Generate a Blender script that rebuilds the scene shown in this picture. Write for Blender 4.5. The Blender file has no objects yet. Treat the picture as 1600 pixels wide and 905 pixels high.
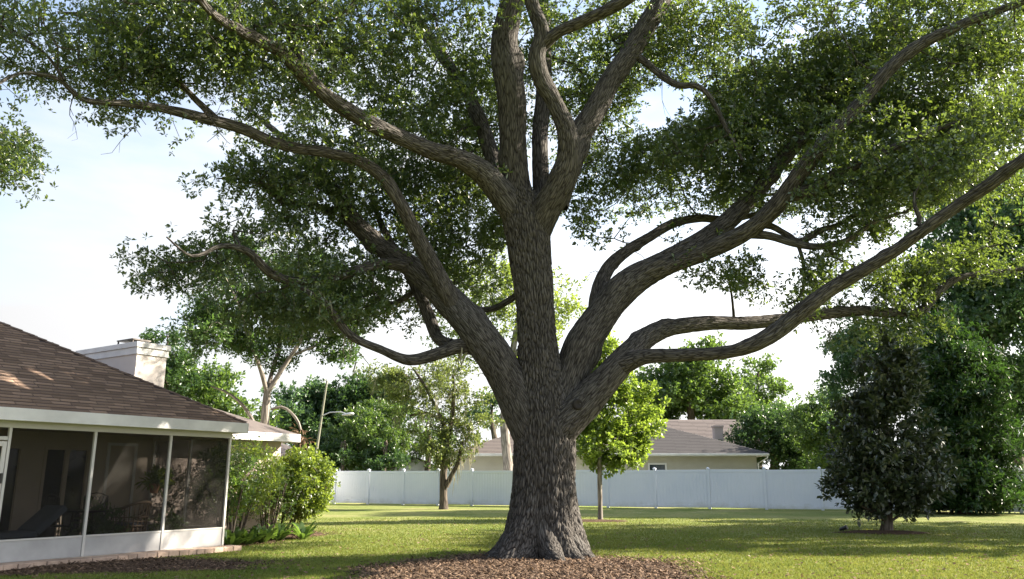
import bpy, bmesh, math, random
import numpy as np
from mathutils import Vector, noise
from mathutils.kdtree import KDTree
rad = math.radians
rng = np.random.default_rng(7)
random.seed(7)
S = bpy.context.scene
COL = S.collection

# ------------------------------------------------------------------ camera
PITCH, EYE, FPX = rad(13.2), 1.40, 1258.0
cam = bpy.data.cameras.new('camera'); cam_o = bpy.data.objects.new('camera', cam); COL.objects.link(cam_o)
cam.sensor_width = 36; cam.lens = FPX / 1600 * 36; cam.clip_end = 3000; cam.clip_start = .05
cam_o.location = (0, 0, EYE); cam_o.rotation_euler = (math.pi / 2 + PITCH, 0, 0)
S.camera = cam_o

# ------------------------------------------------------------------ world, sun, exposure
SUN_AZ, SUN_EL = rad(78), rad(29)          # azimuth from +Y towards +X
w = bpy.data.worlds.new('World'); S.world = w; w.use_nodes = True
nt = w.node_tree; N = nt.nodes; L = nt.links; N.clear()
sky = N.new('ShaderNodeTexSky'); sky.sky_type = 'NISHITA'; sky.sun_disc = False
sky.sun_elevation = SUN_EL; sky.sun_rotation = SUN_AZ; sky.air_density = 1.0; sky.dust_density = 1.6; sky.ozone_density = 1.0
tc = N.new('ShaderNodeTexCoord')
mp = N.new('ShaderNodeMapping'); mp.inputs['Scale'].default_value = (1.6, 1.0, 5.0); mp.inputs['Rotation'].default_value = (0, .12, .5)
cn = N.new('ShaderNodeTexNoise'); cn.inputs['Scale'].default_value = 2.2; cn.inputs['Detail'].default_value = 7; cn.inputs['Roughness'].default_value = .55
cr = N.new('ShaderNodeMapRange'); cr.inputs[1].default_value = .36; cr.inputs[2].default_value = .68; cr.inputs[3].default_value = .22; cr.inputs[4].default_value = .78
mx = N.new('ShaderNodeMixRGB'); mx.inputs[2].default_value = (9.6, 9.9, 10.3, 1)      # thin white cirrus veil, in sky units
bg = N.new('ShaderNodeBackground'); bg.inputs["Strength"].default_value = .088
wo = N.new('ShaderNodeOutputWorld')
# the veil scatters light forward (brighter round the sun) and thickens towards the horizon
sd = Vector((math.sin(SUN_AZ) * math.cos(SUN_EL), math.cos(SUN_AZ) * math.cos(SUN_EL), math.sin(SUN_EL)))
dp_ = N.new('ShaderNodeVectorMath'); dp_.operation = 'DOT_PRODUCT'; dp_.inputs[1].default_value = sd; L.new(tc.outputs['Generated'], dp_.inputs[0])
fw = N.new('ShaderNodeMapRange'); fw.inputs[1].default_value = -.6; fw.inputs[2].default_value = 1; fw.inputs[3].default_value = .26; fw.inputs[4].default_value = .95; L.new(dp_.outputs['Value'], fw.inputs[0])
vs_ = N.new('ShaderNodeVectorMath'); vs_.operation = 'SCALE'; vs_.inputs[0].default_value = (6.0, 6.0, 6.05); L.new(fw.outputs[0], vs_.inputs['Scale']); L.new(vs_.outputs[0], mx.inputs[2])
sz = N.new('ShaderNodeSeparateXYZ'); L.new(tc.outputs['Generated'], sz.inputs[0])
hz_ = N.new('ShaderNodeMapRange'); hz_.inputs[1].default_value = .12; hz_.inputs[2].default_value = .55; hz_.inputs[3].default_value = .55; hz_.inputs[4].default_value = -.18; hz_.clamp = True; L.new(sz.outputs['Z'], hz_.inputs[0])
ha = N.new('ShaderNodeMath'); ha.operation = 'ADD'; ha.use_clamp = True; L.new(cr.outputs[0], ha.inputs[0]); L.new(hz_.outputs[0], ha.inputs[1])
L.new(tc.outputs['Generated'], mp.inputs[0]); L.new(mp.outputs[0], cn.inputs['Vector']); L.new(cn.outputs[0], cr.inputs[0])
L.new(ha.outputs[0], mx.inputs[0]); L.new(sky.outputs[0], mx.inputs[1]); L.new(mx.outputs[0], bg.inputs[0]); L.new(bg.outputs[0], wo.inputs[0])
sl = bpy.data.lights.new('sun', 'SUN'); sl.energy = 5.0; sl.angle = rad(.53); sl.color = (1, .89, .74)
so = bpy.data.objects.new('sun', sl); COL.objects.link(so)
so.rotation_euler = (math.pi / 2 - SUN_EL, 0, math.pi - SUN_AZ)
S.view_settings.view_transform = 'Standard'; S.view_settings.look = 'None'; S.view_settings.exposure = 2.1; S.view_settings.gamma = 1
S.cycles.max_bounces = 6; S.cycles.transparent_max_bounces = 12; S.cycles.diffuse_bounces = 3; S.cycles.glossy_bounces = 2
S.cycles.transmission_bounces = 4; S.cycles.caustics_reflective = False; S.cycles.caustics_refractive = False
S.cycles.use_denoising = True

# ------------------------------------------------------------------ helpers
def ray(px, py):
    x, y = px - 800, 452.5 - py
    return x, FPX * math.cos(PITCH) - y * math.sin(PITCH), FPX * math.sin(PITCH) + y * math.cos(PITCH)
def at(px, py, Y):
    r = ray(px, py); k = Y / r[1]
    return Vector((r[0] * k, Y, EYE + r[2] * k))
def gnd(px, py, z=0.0):
    r = ray(px, py); k = (z - EYE) / r[2]
    return Vector((r[0] * k, r[1] * k, z))
def tag(o, label=None, cat=None, group=None, kind=None):
    for k, v in (('label', label), ('category', cat), ('group', group), ('kind', kind)):
        if v: o[k] = v
    return o
def thing(name, label, cat, loc=(0, 0, 0), rz=0, group=None):
    o = bpy.data.objects.new(name, None); COL.objects.link(o); o.empty_display_size = .2
    o.location = loc; o.rotation_euler = (0, 0, rz)
    return tag(o, label, cat, group)
def link(name, me, mat=None, parent=None, loc=None):
    o = bpy.data.objects.new(name, me); COL.objects.link(o)
    if mat is not None and not me.materials: me.materials.append(mat)
    if parent: o.parent = parent
    if loc is not None: o.location = loc
    return o
def copy_tree(o, parent=None):
    c = o.copy(); COL.objects.link(c); c.parent = parent
    for ch in list(o.children): copy_tree(ch, c)
    return c

def np_mesh(name, verts, faces, tint=None, smooth=False, vec=None, uv=None, fl=None):
    """verts (n,3); faces (m,3|4) array; tint per face; vec = point vector attribute 'bark'."""
    me = bpy.data.meshes.new(name)
    verts = np.asarray(verts, np.float32); faces = np.asarray(faces, np.int32)
    n, k = faces.shape
    me.vertices.add(len(verts)); me.vertices.foreach_set('co', verts.ravel())
    me.loops.add(n * k); me.loops.foreach_set('vertex_index', faces.ravel())
    me.polygons.add(n); me.polygons.foreach_set('loop_start', np.arange(0, n * k, k, dtype=np.int32))
    if smooth: me.polygons.foreach_set('use_smooth', np.ones(n, bool))
    me.update(calc_edges=True)
    if tint is not None:
        a = me.attributes.new('tint', 'FLOAT', 'FACE'); a.data.foreach_set('value', np.asarray(tint, np.float32))
    if vec is not None:
        a = me.attributes.new('bark', 'FLOAT_VECTOR', 'POINT'); a.data.foreach_set('vector', np.asarray(vec, np.float32).ravel())
    if fl is not None:
        a = me.attributes.new('ridge', 'FLOAT', 'POINT'); a.data.foreach_set('value', np.asarray(fl, np.float32))
    return me

class MB:
    """collects shapes and builds one mesh object"""
    def __init__(s): s.v = []; s.f = []; s.uv = {}
    def add(s, vs, fs):
        b = len(s.v); s.v += [tuple(x) for x in vs]; s.f += [tuple(i + b for i in f) for f in fs]; return s
    def box(s, x0, x1, y0, y1, z0, z1):
        return s.add([(x0,y0,z0),(x1,y0,z0),(x1,y1,z0),(x0,y1,z0),(x0,y0,z1),(x1,y0,z1),(x1,y1,z1),(x0,y1,z1)],
                     [(0,3,2,1),(4,5,6,7),(0,1,5,4),(1,2,6,5),(2,3,7,6),(3,0,4,7)])
    def tube(s, pts, r, n=8, cap=True):
        pts = [Vector(p) for p in pts]; m = len(pts)
        rs = r if isinstance(r, (list, tuple)) else [r] * m
        u = None; vs = []
        for i, p in enumerate(pts):
            t = (pts[min(i+1, m-1)] - pts[max(i-1, 0)]).normalized()
            if u is None:
                u = t.cross(Vector((0,0,1)) if abs(t.z) < .9 else Vector((1,0,0))).normalized()
            else:
                u = (u - t * u.dot(t)).normalized()
            v = t.cross(u)
            for k in range(n):
                a = 2*math.pi*k/n; vs.append(p + (u*math.cos(a) + v*math.sin(a))*rs[i])
        fs = [(i*n+k, i*n+(k+1)%n, (i+1)*n+(k+1)%n, (i+1)*n+k) for i in range(m-1) for k in range(n)]
        if cap: fs += [tuple(range(n-1,-1,-1)), tuple((m-1)*n+k for k in range(n))]
        return s.add(vs, fs)
    def lathe(s, prof, n=16, c=(0,0,0)):
        vs = []
        for r, z in prof:
            for k in range(n):
                a = 2*math.pi*k/n; vs.append((c[0]+r*math.cos(a), c[1]+r*math.sin(a), c[2]+z))
        m = len(prof)
        fs = [(i*n+k, i*n+(k+1)%n, (i+1)*n+(k+1)%n, (i+1)*n+k) for i in range(m-1) for k in range(n)]
        fs += [tuple(range(n-1,-1,-1)), tuple((m-1)*n+k for k in range(n))]
        return s.add(vs, fs)
    def prism(s, poly, off):
        """closed solid: polygon and the same polygon moved by off"""
        n = len(poly); off = Vector(off)
        vs = [Vector(p) for p in poly] + [Vector(p) + off for p in poly]
        fs = [tuple(range(n)), tuple(range(2*n-1, n-1, -1))] + [(i, n+i, n+(i+1)%n, (i+1)%n) for i in range(n)]
        return s.add(vs, fs)
    def mesh(s, name, bevel=0, smooth=False):
        me = bpy.data.meshes.new(name); me.from_pydata(s.v, [], s.f)
        bm = bmesh.new(); bm.from_mesh(me)
        bmesh.ops.recalc_face_normals(bm, faces=bm.faces)
        if bevel: bmesh.ops.bevel(bm, geom=list(bm.edges), offset=bevel, segments=1, affect='EDGES', profile=.5)
        if smooth:
            for f in bm.faces: f.smooth = True
        bm.to_mesh(me); bm.free(); return me
    def build(s, name, mat, parent=None, bevel=0, smooth=False, loc=None):
        return link(name, s.mesh(name, bevel, smooth), mat, parent, loc)

# ------------------------------------------------------------------ materials
def new_mat(name):
    m = bpy.data.materials.new(name); m.use_nodes = True
    t = m.node_tree; t.nodes.clear(); o = t.nodes.new('ShaderNodeOutputMaterial')
    return m, t.nodes, t.links, o
def ramp(N, stops):
    r = N.new('ShaderNodeValToRGB'); e = r.color_ramp.elements
    while len(e) < len(stops): e.new(.5)
    for i, (p, c) in enumerate(stops): e[i].position = p; e[i].color = (*c, 1)
    return r
def noise_node(N, L, scale, coord, detail=5, rough=.6, kind='Object'):
    n = N.new('ShaderNodeTexNoise'); n.inputs['Scale'].default_value = scale; n.inputs['Detail'].default_value = detail; n.inputs['Roughness'].default_value = rough
    if coord is not None: L.new(coord, n.inputs['Vector'])
    return n
def plain(name, c, rough=.6, var=.12, scale=6, bump=0.0, bscale=60, spec=.4, metallic=0, streak=None):
    m, N, L, o = new_mat(name)
    b = N.new('ShaderNodeBsdfPrincipled'); L.new(b.outputs[0], o.inputs[0])
    t = N.new('ShaderNodeTexCoord'); src = t.outputs['Object']
    if streak:
        mp = N.new('ShaderNodeMapping'); mp.inputs['Scale'].default_value = streak; L.new(src, mp.inputs[0]); src = mp.outputs[0]
    n = noise_node(N, L, scale, src)
    lo = tuple(x * (1 - var) for x in c); hi = tuple(min(1, x * (1 + var)) for x in c)
    r = ramp(N, [(.3, lo), (.7, hi)]); L.new(n.outputs[0], r.inputs[0]); L.new(r.outputs[0], b.inputs['Base Color'])
    b.inputs['Roughness'].default_value = rough; b.inputs['Specular IOR Level'].default_value = spec; b.inputs['Metallic'].default_value = metallic
    if bump:
        n2 = noise_node(N, L, bscale, t.outputs['Object']); bu = N.new('ShaderNodeBump'); bu.inputs['Strength'].default_value = bump; bu.inputs['Distance'].default_value = .01
        L.new(n2.outputs[0], bu.inputs['Height']); L.new(bu.outputs[0], b.inputs['Normal'])
    return m
def leaf_mat(name, dark, light, trans, tw=.4, gloss=.06, grough=.35):
    """diffuse + translucent leaf with a waxy coat; tint per leaf picks the green"""
    m, N, L, o = new_mat(name)
    a = N.new('ShaderNodeAttribute'); a.attribute_name = 'tint'
    r = ramp(N, [(0, dark), (1, light)]); L.new(a.outputs['Fac'], r.inputs[0])
    d = N.new('ShaderNodeBsdfDiffuse'); L.new(r.outputs[0], d.inputs[0])
    t = N.new('ShaderNodeBsdfTranslucent')
    r2 = ramp(N, [(0, tuple(x * .75 for x in trans)), (1, trans)]); L.new(a.outputs['Fac'], r2.inputs[0]); L.new(r2.outputs[0], t.inputs[0])
    mx = N.new('ShaderNodeMixShader'); mx.inputs[0].default_value = tw; L.new(d.outputs[0], mx.inputs[1]); L.new(t.outputs[0], mx.inputs[2])
    g = N.new('ShaderNodeBsdfGlossy'); g.inputs['Roughness'].default_value = grough
    m2 = N.new('ShaderNodeMixShader'); m2.inputs[0].default_value = gloss
    L.new(mx.outputs[0], m2.inputs[1]); L.new(g.outputs[0], m2.inputs[2]); L.new(m2.outputs[0], o.inputs[0])
    return m
def bark_mat(name, ridge_c, furrow_c, lichen_c, scale=24.0, lich=.5, bump=.9):
    """long interlaced ridges with narrow furrows, in the limb's own coordinates"""
    m, N, L, o = new_mat(name)
    b = N.new('ShaderNodeBsdfPrincipled'); L.new(b.outputs[0], o.inputs[0]); b.inputs['Roughness'].default_value = .92; b.inputs['Specular IOR Level'].default_value = .15
    a = N.new('ShaderNodeAttribute'); a.attribute_name = 'bark'
    f = N.new('ShaderNodeAttribute'); f.attribute_name = 'ridge'
    nw = noise_node(N, L, 6, a.outputs['Vector'], 3, .6)
    sub = N.new('ShaderNodeVectorMath'); sub.operation = 'MULTIPLY_ADD'; sub.inputs[1].default_value = (.075, .075, .05); L.new(nw.outputs['Color'], sub.inputs[0]); L.new(a.outputs['Vector'], sub.inputs[2])
    v = N.new('ShaderNodeTexVoronoi'); v.feature = 'DISTANCE_TO_EDGE'; v.inputs['Scale'].default_value = scale; L.new(sub.outputs[0], v.inputs['Vector'])
    ed = N.new('ShaderNodeMapRange'); ed.inputs[1].default_value = .0; ed.inputs[2].default_value = .22; L.new(v.outputs['Distance'], ed.inputs[0])
    mp = N.new('ShaderNodeMapping'); mp.inputs['Scale'].default_value = (1, 1, 2.6); L.new(a.outputs['Vector'], mp.inputs[0])
    n1 = noise_node(N, L, 38, mp.outputs[0], 6, .7); n2 = noise_node(N, L, 1.5, mp.outputs[0], 6, .65); n3 = noise_node(N, L, 3.2, mp.outputs[0], 4, .6)
    h = N.new('ShaderNodeMath'); h.operation = 'MULTIPLY_ADD'; h.inputs[1].default_value = .55; L.new(ed.outputs[0], h.inputs[0])
    h2 = N.new('ShaderNodeMath'); h2.operation = 'MULTIPLY_ADD'; h2.inputs[1].default_value = .25; L.new(f.outputs['Fac'], h2.inputs[0])
    h3 = N.new('ShaderNodeMath'); h3.operation = 'MULTIPLY'; h3.inputs[1].default_value = .35; L.new(n1.outputs[0], h3.inputs[0]); L.new(h3.outputs[0], h2.inputs[2]); L.new(h2.outputs[0], h.inputs[2])
    r1 = ramp(N, [(.18, furrow_c), (.58, ridge_c), (1, tuple(min(1, x * 1.7) for x in ridge_c))]); L.new(h.outputs[0], r1.inputs[0])
    br = N.new('ShaderNodeMapRange'); br.inputs[3].default_value = .84; br.inputs[4].default_value = 1.18; L.new(n3.outputs[0], br.inputs[0])
    bc = N.new('ShaderNodeVectorMath'); bc.operation = 'SCALE'; L.new(r1.outputs[0], bc.inputs[0]); L.new(br.outputs[0], bc.inputs['Scale'])
    lm = N.new('ShaderNodeMapRange'); lm.inputs[1].default_value = .5; lm.inputs[2].default_value = .70; lm.inputs[3].default_value = 0; lm.inputs[4].default_value = lich; L.new(n2.outputs[0], lm.inputs[0])
    mul = N.new('ShaderNodeMath'); mul.operation = 'MULTIPLY'; L.new(lm.outputs[0], mul.inputs[0]); L.new(ed.outputs[0], mul.inputs[1])
    mc = N.new('ShaderNodeMixRGB'); mc.inputs[2].default_value = (*lichen_c, 1); L.new(mul.outputs[0], mc.inputs[0]); L.new(bc.outputs[0], mc.inputs[1])
    L.new(mc.outputs[0], b.inputs['Base Color'])
    bu = N.new('ShaderNodeBump'); bu.inputs['Strength'].default_value = bump; bu.inputs['Distance'].default_value = .03; L.new(h.outputs[0], bu.inputs['Height']); L.new(bu.outputs[0], b.inputs['Normal'])
    return m
def shingle_mat(name, a, bcol, courses=True):
    """granular asphalt; tint gives tab-to-tab change, far roofs get course lines from UV-free object coords"""
    m, N, L, o = new_mat(name)
    b = N.new('ShaderNodeBsdfPrincipled'); L.new(b.outputs[0], o.inputs[0]); b.inputs['Roughness'].default_value = .95; b.inputs['Specular IOR Level'].default_value = .15
    t = N.new('ShaderNodeTexCoord')
    n1 = noise_node(N, L, 140, t.outputs['Object'], 3); n2 = noise_node(N, L, 1.2, t.outputs['Object'], 6)
    at_ = N.new('ShaderNodeAttribute'); at_.attribute_name = 'tint'
    s = N.new('ShaderNodeMath'); s.operation = 'MULTIPLY_ADD'; s.inputs[1].default_value = .55; L.new(n1.outputs[0], s.inputs[0])
    s2 = N.new('ShaderNodeMath'); s2.operation = 'MULTIPLY_ADD'; s2.inputs[1].default_value = .45; L.new(at_.outputs['Fac'], s2.inputs[0])
    s3 = N.new('ShaderNodeMath'); s3.operation = 'MULTIPLY'; s3.inputs[1].default_value = .25; L.new(n2.outputs[0], s3.inputs[0]); L.new(s3.outputs[0], s2.inputs[2]); L.new(s2.outputs[0], s.inputs[2])
    r = ramp(N, [(.15, a), (.85, bcol)]); L.new(s.outputs[0], r.inputs[0]); L.new(r.outputs[0], b.inputs['Base Color'])
    bu = N.new('ShaderNodeBump'); bu.inputs['Strength'].default_value = .4; bu.inputs['Distance'].default_value = .004; L.new(n1.outputs[0], bu.inputs['Height']); L.new(bu.outputs[0], b.inputs['Normal'])
    return m

def vinyl_mat():
    m, N, L, o = new_mat('white_vinyl')
    b = N.new('ShaderNodeBsdfPrincipled'); L.new(b.outputs[0], o.inputs[0]); b.inputs['Roughness'].default_value = .42
    t = N.new('ShaderNodeTexCoord'); sx = N.new('ShaderNodeSeparateXYZ'); L.new(t.outputs['Object'], sx.inputs[0])
    ge = N.new('ShaderNodeNewGeometry'); n1 = noise_node(N, L, 1.4, ge.outputs['Position'], 6, .7); n2 = noise_node(N, L, .45, ge.outputs['Position'], 4)
    z = N.new('ShaderNodeMapRange'); z.inputs[1].default_value = .0; z.inputs[2].default_value = .55; z.inputs[3].default_value = .42; z.inputs[4].default_value = -.15; L.new(sx.outputs['Z'], z.inputs[0])
    ad = N.new('ShaderNodeMath'); ad.operation = 'ADD'; L.new(z.outputs[0], ad.inputs[0]); L.new(n1.outputs[0], ad.inputs[1])
    mk = N.new('ShaderNodeMapRange'); mk.inputs[1].default_value = .62; mk.inputs[2].default_value = 1.0; mk.inputs[4].default_value = .55; L.new(ad.outputs[0], mk.inputs[0])
    r = ramp(N, [(.35, (.68, .73, .83)), (.65, (.75, .79, .87))]); L.new(n2.outputs[0], r.inputs[0])
    mx = N.new('ShaderNodeMixRGB'); mx.inputs[2].default_value = (.34, .35, .27, 1); L.new(mk.outputs[0], mx.inputs[0]); L.new(r.outputs[0], mx.inputs[1]); L.new(mx.outputs[0], b.inputs['Base Color'])
    return m
M = {}
M['white_paint'] = plain('white_paint', (.60, .60, .60), .5, .12, 2.2, .15, 40)
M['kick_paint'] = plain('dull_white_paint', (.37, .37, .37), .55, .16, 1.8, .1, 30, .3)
M['aluminium'] = plain('white_aluminium', (.50, .49, .465), .35, .04, 4)
M['vinyl'] = vinyl_mat()
M['stucco'] = plain('beige_stucco', (.50, .43, .36), .9, .08, 2, .6, 90, .2)
M['stucco_pink'] = plain('pale_stucco', (.56, .47, .42), .9, .06, 2, .6, 90, .2)
M['neighbor_wall'] = plain('tan_stucco', (.385, .37, .315), .9, .06, 1.5, .4, 60, .2)
M['chimney'] = plain('off_white_stucco', (.56, .52, .49), .9, .07, 1.6, .5, 90, .2)
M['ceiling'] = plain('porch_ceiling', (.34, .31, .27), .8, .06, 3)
M['slab'] = plain('concrete', (.42, .38, .33), .9, .12, 3, .5, 50, .2)
M['paver'] = plain('clay_paver', (.44, .33, .26), .9, .25, 5, .6, 60, .2)
M['dark_metal'] = plain('dark_cast_metal', (.03, .028, .026), .45, .2, 10)
M['cushion'] = plain('slate_cushion', (.10, .115, .14), .9, .12, 4, .3, 200)
M['wicker'] = plain('brown_wicker', (.17, .12, .08), .7, .2, 40)
M['door_dark'] = plain('door_glass', (.015, .016, .018), .08, .2, 3, spec=.5)
M['flue'] = plain('flue_metal', (.10, .09, .085), .5, .3, 6, metallic=.6)
M['pole_wood'] = plain('grey_pole', (.20, .20, .15), .9, .15, 6)
M['lamp_metal'] = plain('galvanised', (.55, .56, .56), .4, .1, 6, metallic=.5)
M['black_plastic'] = plain('black_plastic', (.015, .015, .015), .4, .1)
M['terracotta'] = plain('terracotta', (.36, .19, .11), .85, .15, 8)
M['shingle'] = shingle_mat('brown_shingle', (.066, .046, .036), (.275, .194, .146))
M['shingle_far'] = shingle_mat('grey_brown_shingle', (.095, .084, .082), (.195, .168, .156))
M['shingle_shaded'] = shingle_mat('shaded_charcoal_shingle', (.05, .048, .052), (.10, .095, .096))  # charcoal tone with the shade on the neighbour's front hip mixed in
M['oak_bark'] = bark_mat('oak_bark', (.072, .066, .060), (.011, .009, .008), (.15, .15, .14), 30., .5)
M['pale_bark'] = bark_mat('pale_bark', (.20, .18, .16), (.11, .09, .075), (.34, .33, .31), 9., .5, .4)
M['dark_bark'] = bark_mat('dark_bark', (.085, .07, .056), (.04, .03, .022), (.22, .22, .19), 12., .4, .6)
M['oak_leaf'] = leaf_mat('oak_leaf', (.022, .050, .028), (.056, .096, .037), (.26, .37, .045), .34, .09)
M['bright_leaf'] = leaf_mat('bright_leaf', (.065, .115, .026), (.130, .190, .040), (.40, .52, .06), .48, .06)
M['young_leaf'] = leaf_mat('young_leaf', (.078, .138, .030), (.145, .205, .042), (.38, .53, .06), .48, .05)
M['forked_leaf'] = leaf_mat('forked_leaf', (.028, .062, .026), (.062, .112, .034), (.16, .30, .05), .36, .06)
M['olive_leaf'] = leaf_mat('olive_leaf', (.062, .088, .032), (.115, .145, .052), (.30, .38, .08), .42, .05)
M['mid_leaf'] = leaf_mat('mid_leaf', (.035, .075, .024), (.075, .130, .035), (.22, .36, .05), .40, .06)
M['teal_leaf'] = leaf_mat('teal_leaf', (.032, .072, .040), (.068, .126, .060), (.18, .33, .09), .38, .06)
M['dark_leaf'] = leaf_mat('dark_leaf', (.022, .050, .022), (.050, .098, .034), (.13, .25, .05), .30, .05)
M['magnolia_leaf'] = leaf_mat('magnolia_leaf', (.016, .034, .017), (.045, .068, .026), (.10, .13, .03), .18, .11, .42)
M['podocarpus_leaf'] = leaf_mat('podocarpus_leaf', (.018, .048, .016), (.045, .098, .026), (.08, .18, .025), .25, .07)
M['moss'] = leaf_mat('spanish_moss', (.20, .20, .14), (.34, .33, .24), (.36, .33, .2), .45, 0.0)
M['dead_leaf'] = leaf_mat('dead_leaf', (.10, .07, .045), (.26, .18, .12), (.2, .13, .07), .2, .02)
M['chip'] = leaf_mat('wood_chip', (.050, .034, .024), (.235, .160, .108), (.1, .05, .03), .05, .02, .6)
M['grass'] = leaf_mat('grass_blade', (.078, .138, .028), (.228, .245, .076), (.34, .37, .07), .30, .0)
def screen_mat():
    m, N, L, o = new_mat('insect_screen')
    t = N.new('ShaderNodeBsdfTransparent'); t.inputs[0].default_value = (.86, .86, .86, 1)
    d = N.new('ShaderNodeBsdfDiffuse'); d.inputs[0].default_value = (.030, .029, .027, 1)
    mx = N.new('ShaderNodeMixShader'); mx.inputs[0].default_value = .32
    L.new(t.outputs[0], mx.inputs[1]); L.new(d.outputs[0], mx.inputs[2]); L.new(mx.outputs[0], o.inputs[0]); return m
M['screen'] = screen_mat()
def glass_mat():
    m, N, L, o = new_mat('window_glass')
    b = N.new('ShaderNodeBsdfPrincipled'); b.inputs['Base Color'].default_value = (.03, .045, .05, 1); b.inputs['Roughness'].default_value = .06
    L.new(b.outputs[0], o.inputs[0]); return m
M['glass'] = glass_mat()
def lawn_mat():
    m, N, L, o = new_mat('lawn')
    b = N.new('ShaderNodeBsdfPrincipled'); L.new(b.outputs[0], o.inputs[0]); b.inputs['Roughness'].default_value = .95; b.inputs['Specular IOR Level'].default_value = .1
    t = N.new('ShaderNodeTexCoord')
    n1 = noise_node(N, L, .35, t.outputs['Object'], 6, .6); n2 = noise_node(N, L, 5, t.outputs['Object'], 6, .7); n3 = noise_node(N, L, 45, t.outputs['Object'], 4, .7)
    a1 = N.new('ShaderNodeMath'); a1.operation = 'MULTIPLY_ADD'; a1.inputs[1].default_value = .45; L.new(n2.outputs[0], a1.inputs[0])
    a2 = N.new('ShaderNodeMath'); a2.operation = 'MULTIPLY_ADD'; a2.inputs[1].default_value = .4; L.new(n3.outputs[0], a2.inputs[0])
    a3 = N.new('ShaderNodeMath'); a3.operation = 'MULTIPLY'; a3.inputs[1].default_value = .55; L.new(n1.outputs[0], a3.inputs[0]); L.new(a3.outputs[0], a2.inputs[2]); L.new(a2.outputs[0], a1.inputs[2])
    r = ramp(N, [(.44, (.060, .100, .024)), (.60, (.122, .166, .038)), (.72, (.196, .218, .070)), (.86, (.30, .265, .13))])
    L.new(a1.outputs[0], r.inputs[0]); L.new(r.outputs[0], b.inputs['Base Color'])
    bu = N.new('ShaderNodeBump'); bu.inputs['Strength'].default_value = 1; bu.inputs['Distance'].default_value = .025; L.new(n3.outputs[0], bu.inputs['Height']); L.new(bu.outputs[0], b.inputs['Normal'])
    return m
M['lawn'] = lawn_mat()
def mulch_mat():
    m, N, L, o = new_mat('mulch')
    b = N.new('ShaderNodeBsdfPrincipled'); L.new(b.outputs[0], o.inputs[0]); b.inputs['Roughness'].default_value = .95; b.inputs['Specular IOR Level'].default_value = .1
    t = N.new('ShaderNodeTexCoord'); n1 = noise_node(N, L, 28, t.outputs['Object'], 6, .75); n2 = noise_node(N, L, 2, t.outputs['Object'], 4)
    ad = N.new('ShaderNodeMath'); ad.operation = 'MULTIPLY_ADD'; ad.inputs[1].default_value = .4; L.new(n2.outputs[0], ad.inputs[0]); 
    mu = N.new('ShaderNodeMath'); mu.operation = 'MULTIPLY'; mu.inputs[1].default_value = .6; L.new(n1.outputs[0], mu.inputs[0]); L.new(mu.outputs[0], ad.inputs[2])
    r = ramp(N, [(.35, (.033, .021, .014)), (.52, (.092, .060, .040)), (.7, (.19, .130, .085))]); L.new(ad.outputs[0], r.inputs[0]); L.new(r.outputs[0], b.inputs['Base Color'])
    bu = N.new('ShaderNodeBump'); bu.inputs['Strength'].default_value = 1; bu.inputs['Distance'].default_value = .03; L.new(n1.outputs[0], bu.inputs['Height']); L.new(bu.outputs[0], b.inputs['Normal'])
    return m
M['mulch'] = mulch_mat()

# ------------------------------------------------------------------ the ground
g = MB(); g.add([(-900, -200, 0), (900, -200, 0), (900, 1600, 0), (-900, 1600, 0)], [(0, 1, 2, 3)])
tag(g.build('lawn', M['lawn']), kind='structure')

def bed_radius(a, seed, amp=.12):
    return 1 + amp * noise.noise((math.cos(a) * 1.6 + seed, math.sin(a) * 1.6, seed)) * 2 + .13 * noise.noise((math.cos(a) * 6, math.sin(a) * 6, seed))
BEDS = []
def bed_h(c, rx, ry, h, seed, x, y):
    dx, dy = (x - c[0]) / rx, (y - c[1]) / ry
    d = math.hypot(dx, dy) / bed_radius(math.atan2(dy, dx), seed)
    return d, (h * (1 - d * d) if d < 1 else 0) + .012 * noise.noise((x * 3, y * 3, seed))
def bed(name, c, rx, ry, h, seed, nr=26, na=90):
    vs = [(c[0], c[1], h)]; fs = []
    for i in range(1, nr + 1):
        d = i / nr
        for k in range(na):
            a = 2 * math.pi * k / na; R = bed_radius(a, seed)
            x, y = c[0] + rx * R * d * math.cos(a), c[1] + ry * R * d * math.sin(a)
            z = bed_h(c, rx, ry, h, seed, x, y)[1] + .006 if i < nr else -.03
            vs.append((x, y, max(z, .006) if i < nr else z))
    fs += [(0, 1 + k, 1 + (k + 1) % na) for k in range(na)]
    for i in range(nr - 1):
        fs += [(1 + i*na + k, 1 + (i+1)*na + k, 1 + (i+1)*na + (k+1) % na, 1 + i*na + (k+1) % na) for k in range(na)]
    m = MB(); m.add(vs, fs); o = m.build(name, M['mulch'], smooth=True); tag(o, kind='structure'); BEDS.append((c, rx, ry, h, seed)); return o
bed('mulch_bed', (.25, 12.3), 2.6, 3.5, .06, 3.1)
bed('mulch_bed', (-7.7, 13.9), 3.6, 1.25, .03, 8.2)
bed('mulch_bed', (-7.0, 20.3), 2.2, 3.2, .05, 5.7)
bed('mulch_bed', (2.55, 28.2), 1.5, .8, .04, 1.3, 8, 40)
bed('mulch_bed', (9.8, 22.2), 1.3, .75, .05, 6.3, 8, 40)
def on_bed(x, y, k=1.0):
    for c, rx, ry, h, s in BEDS:
        if bed_h(c, rx, ry, h, s, x, y)[0] < k: return True
    return False

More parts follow.
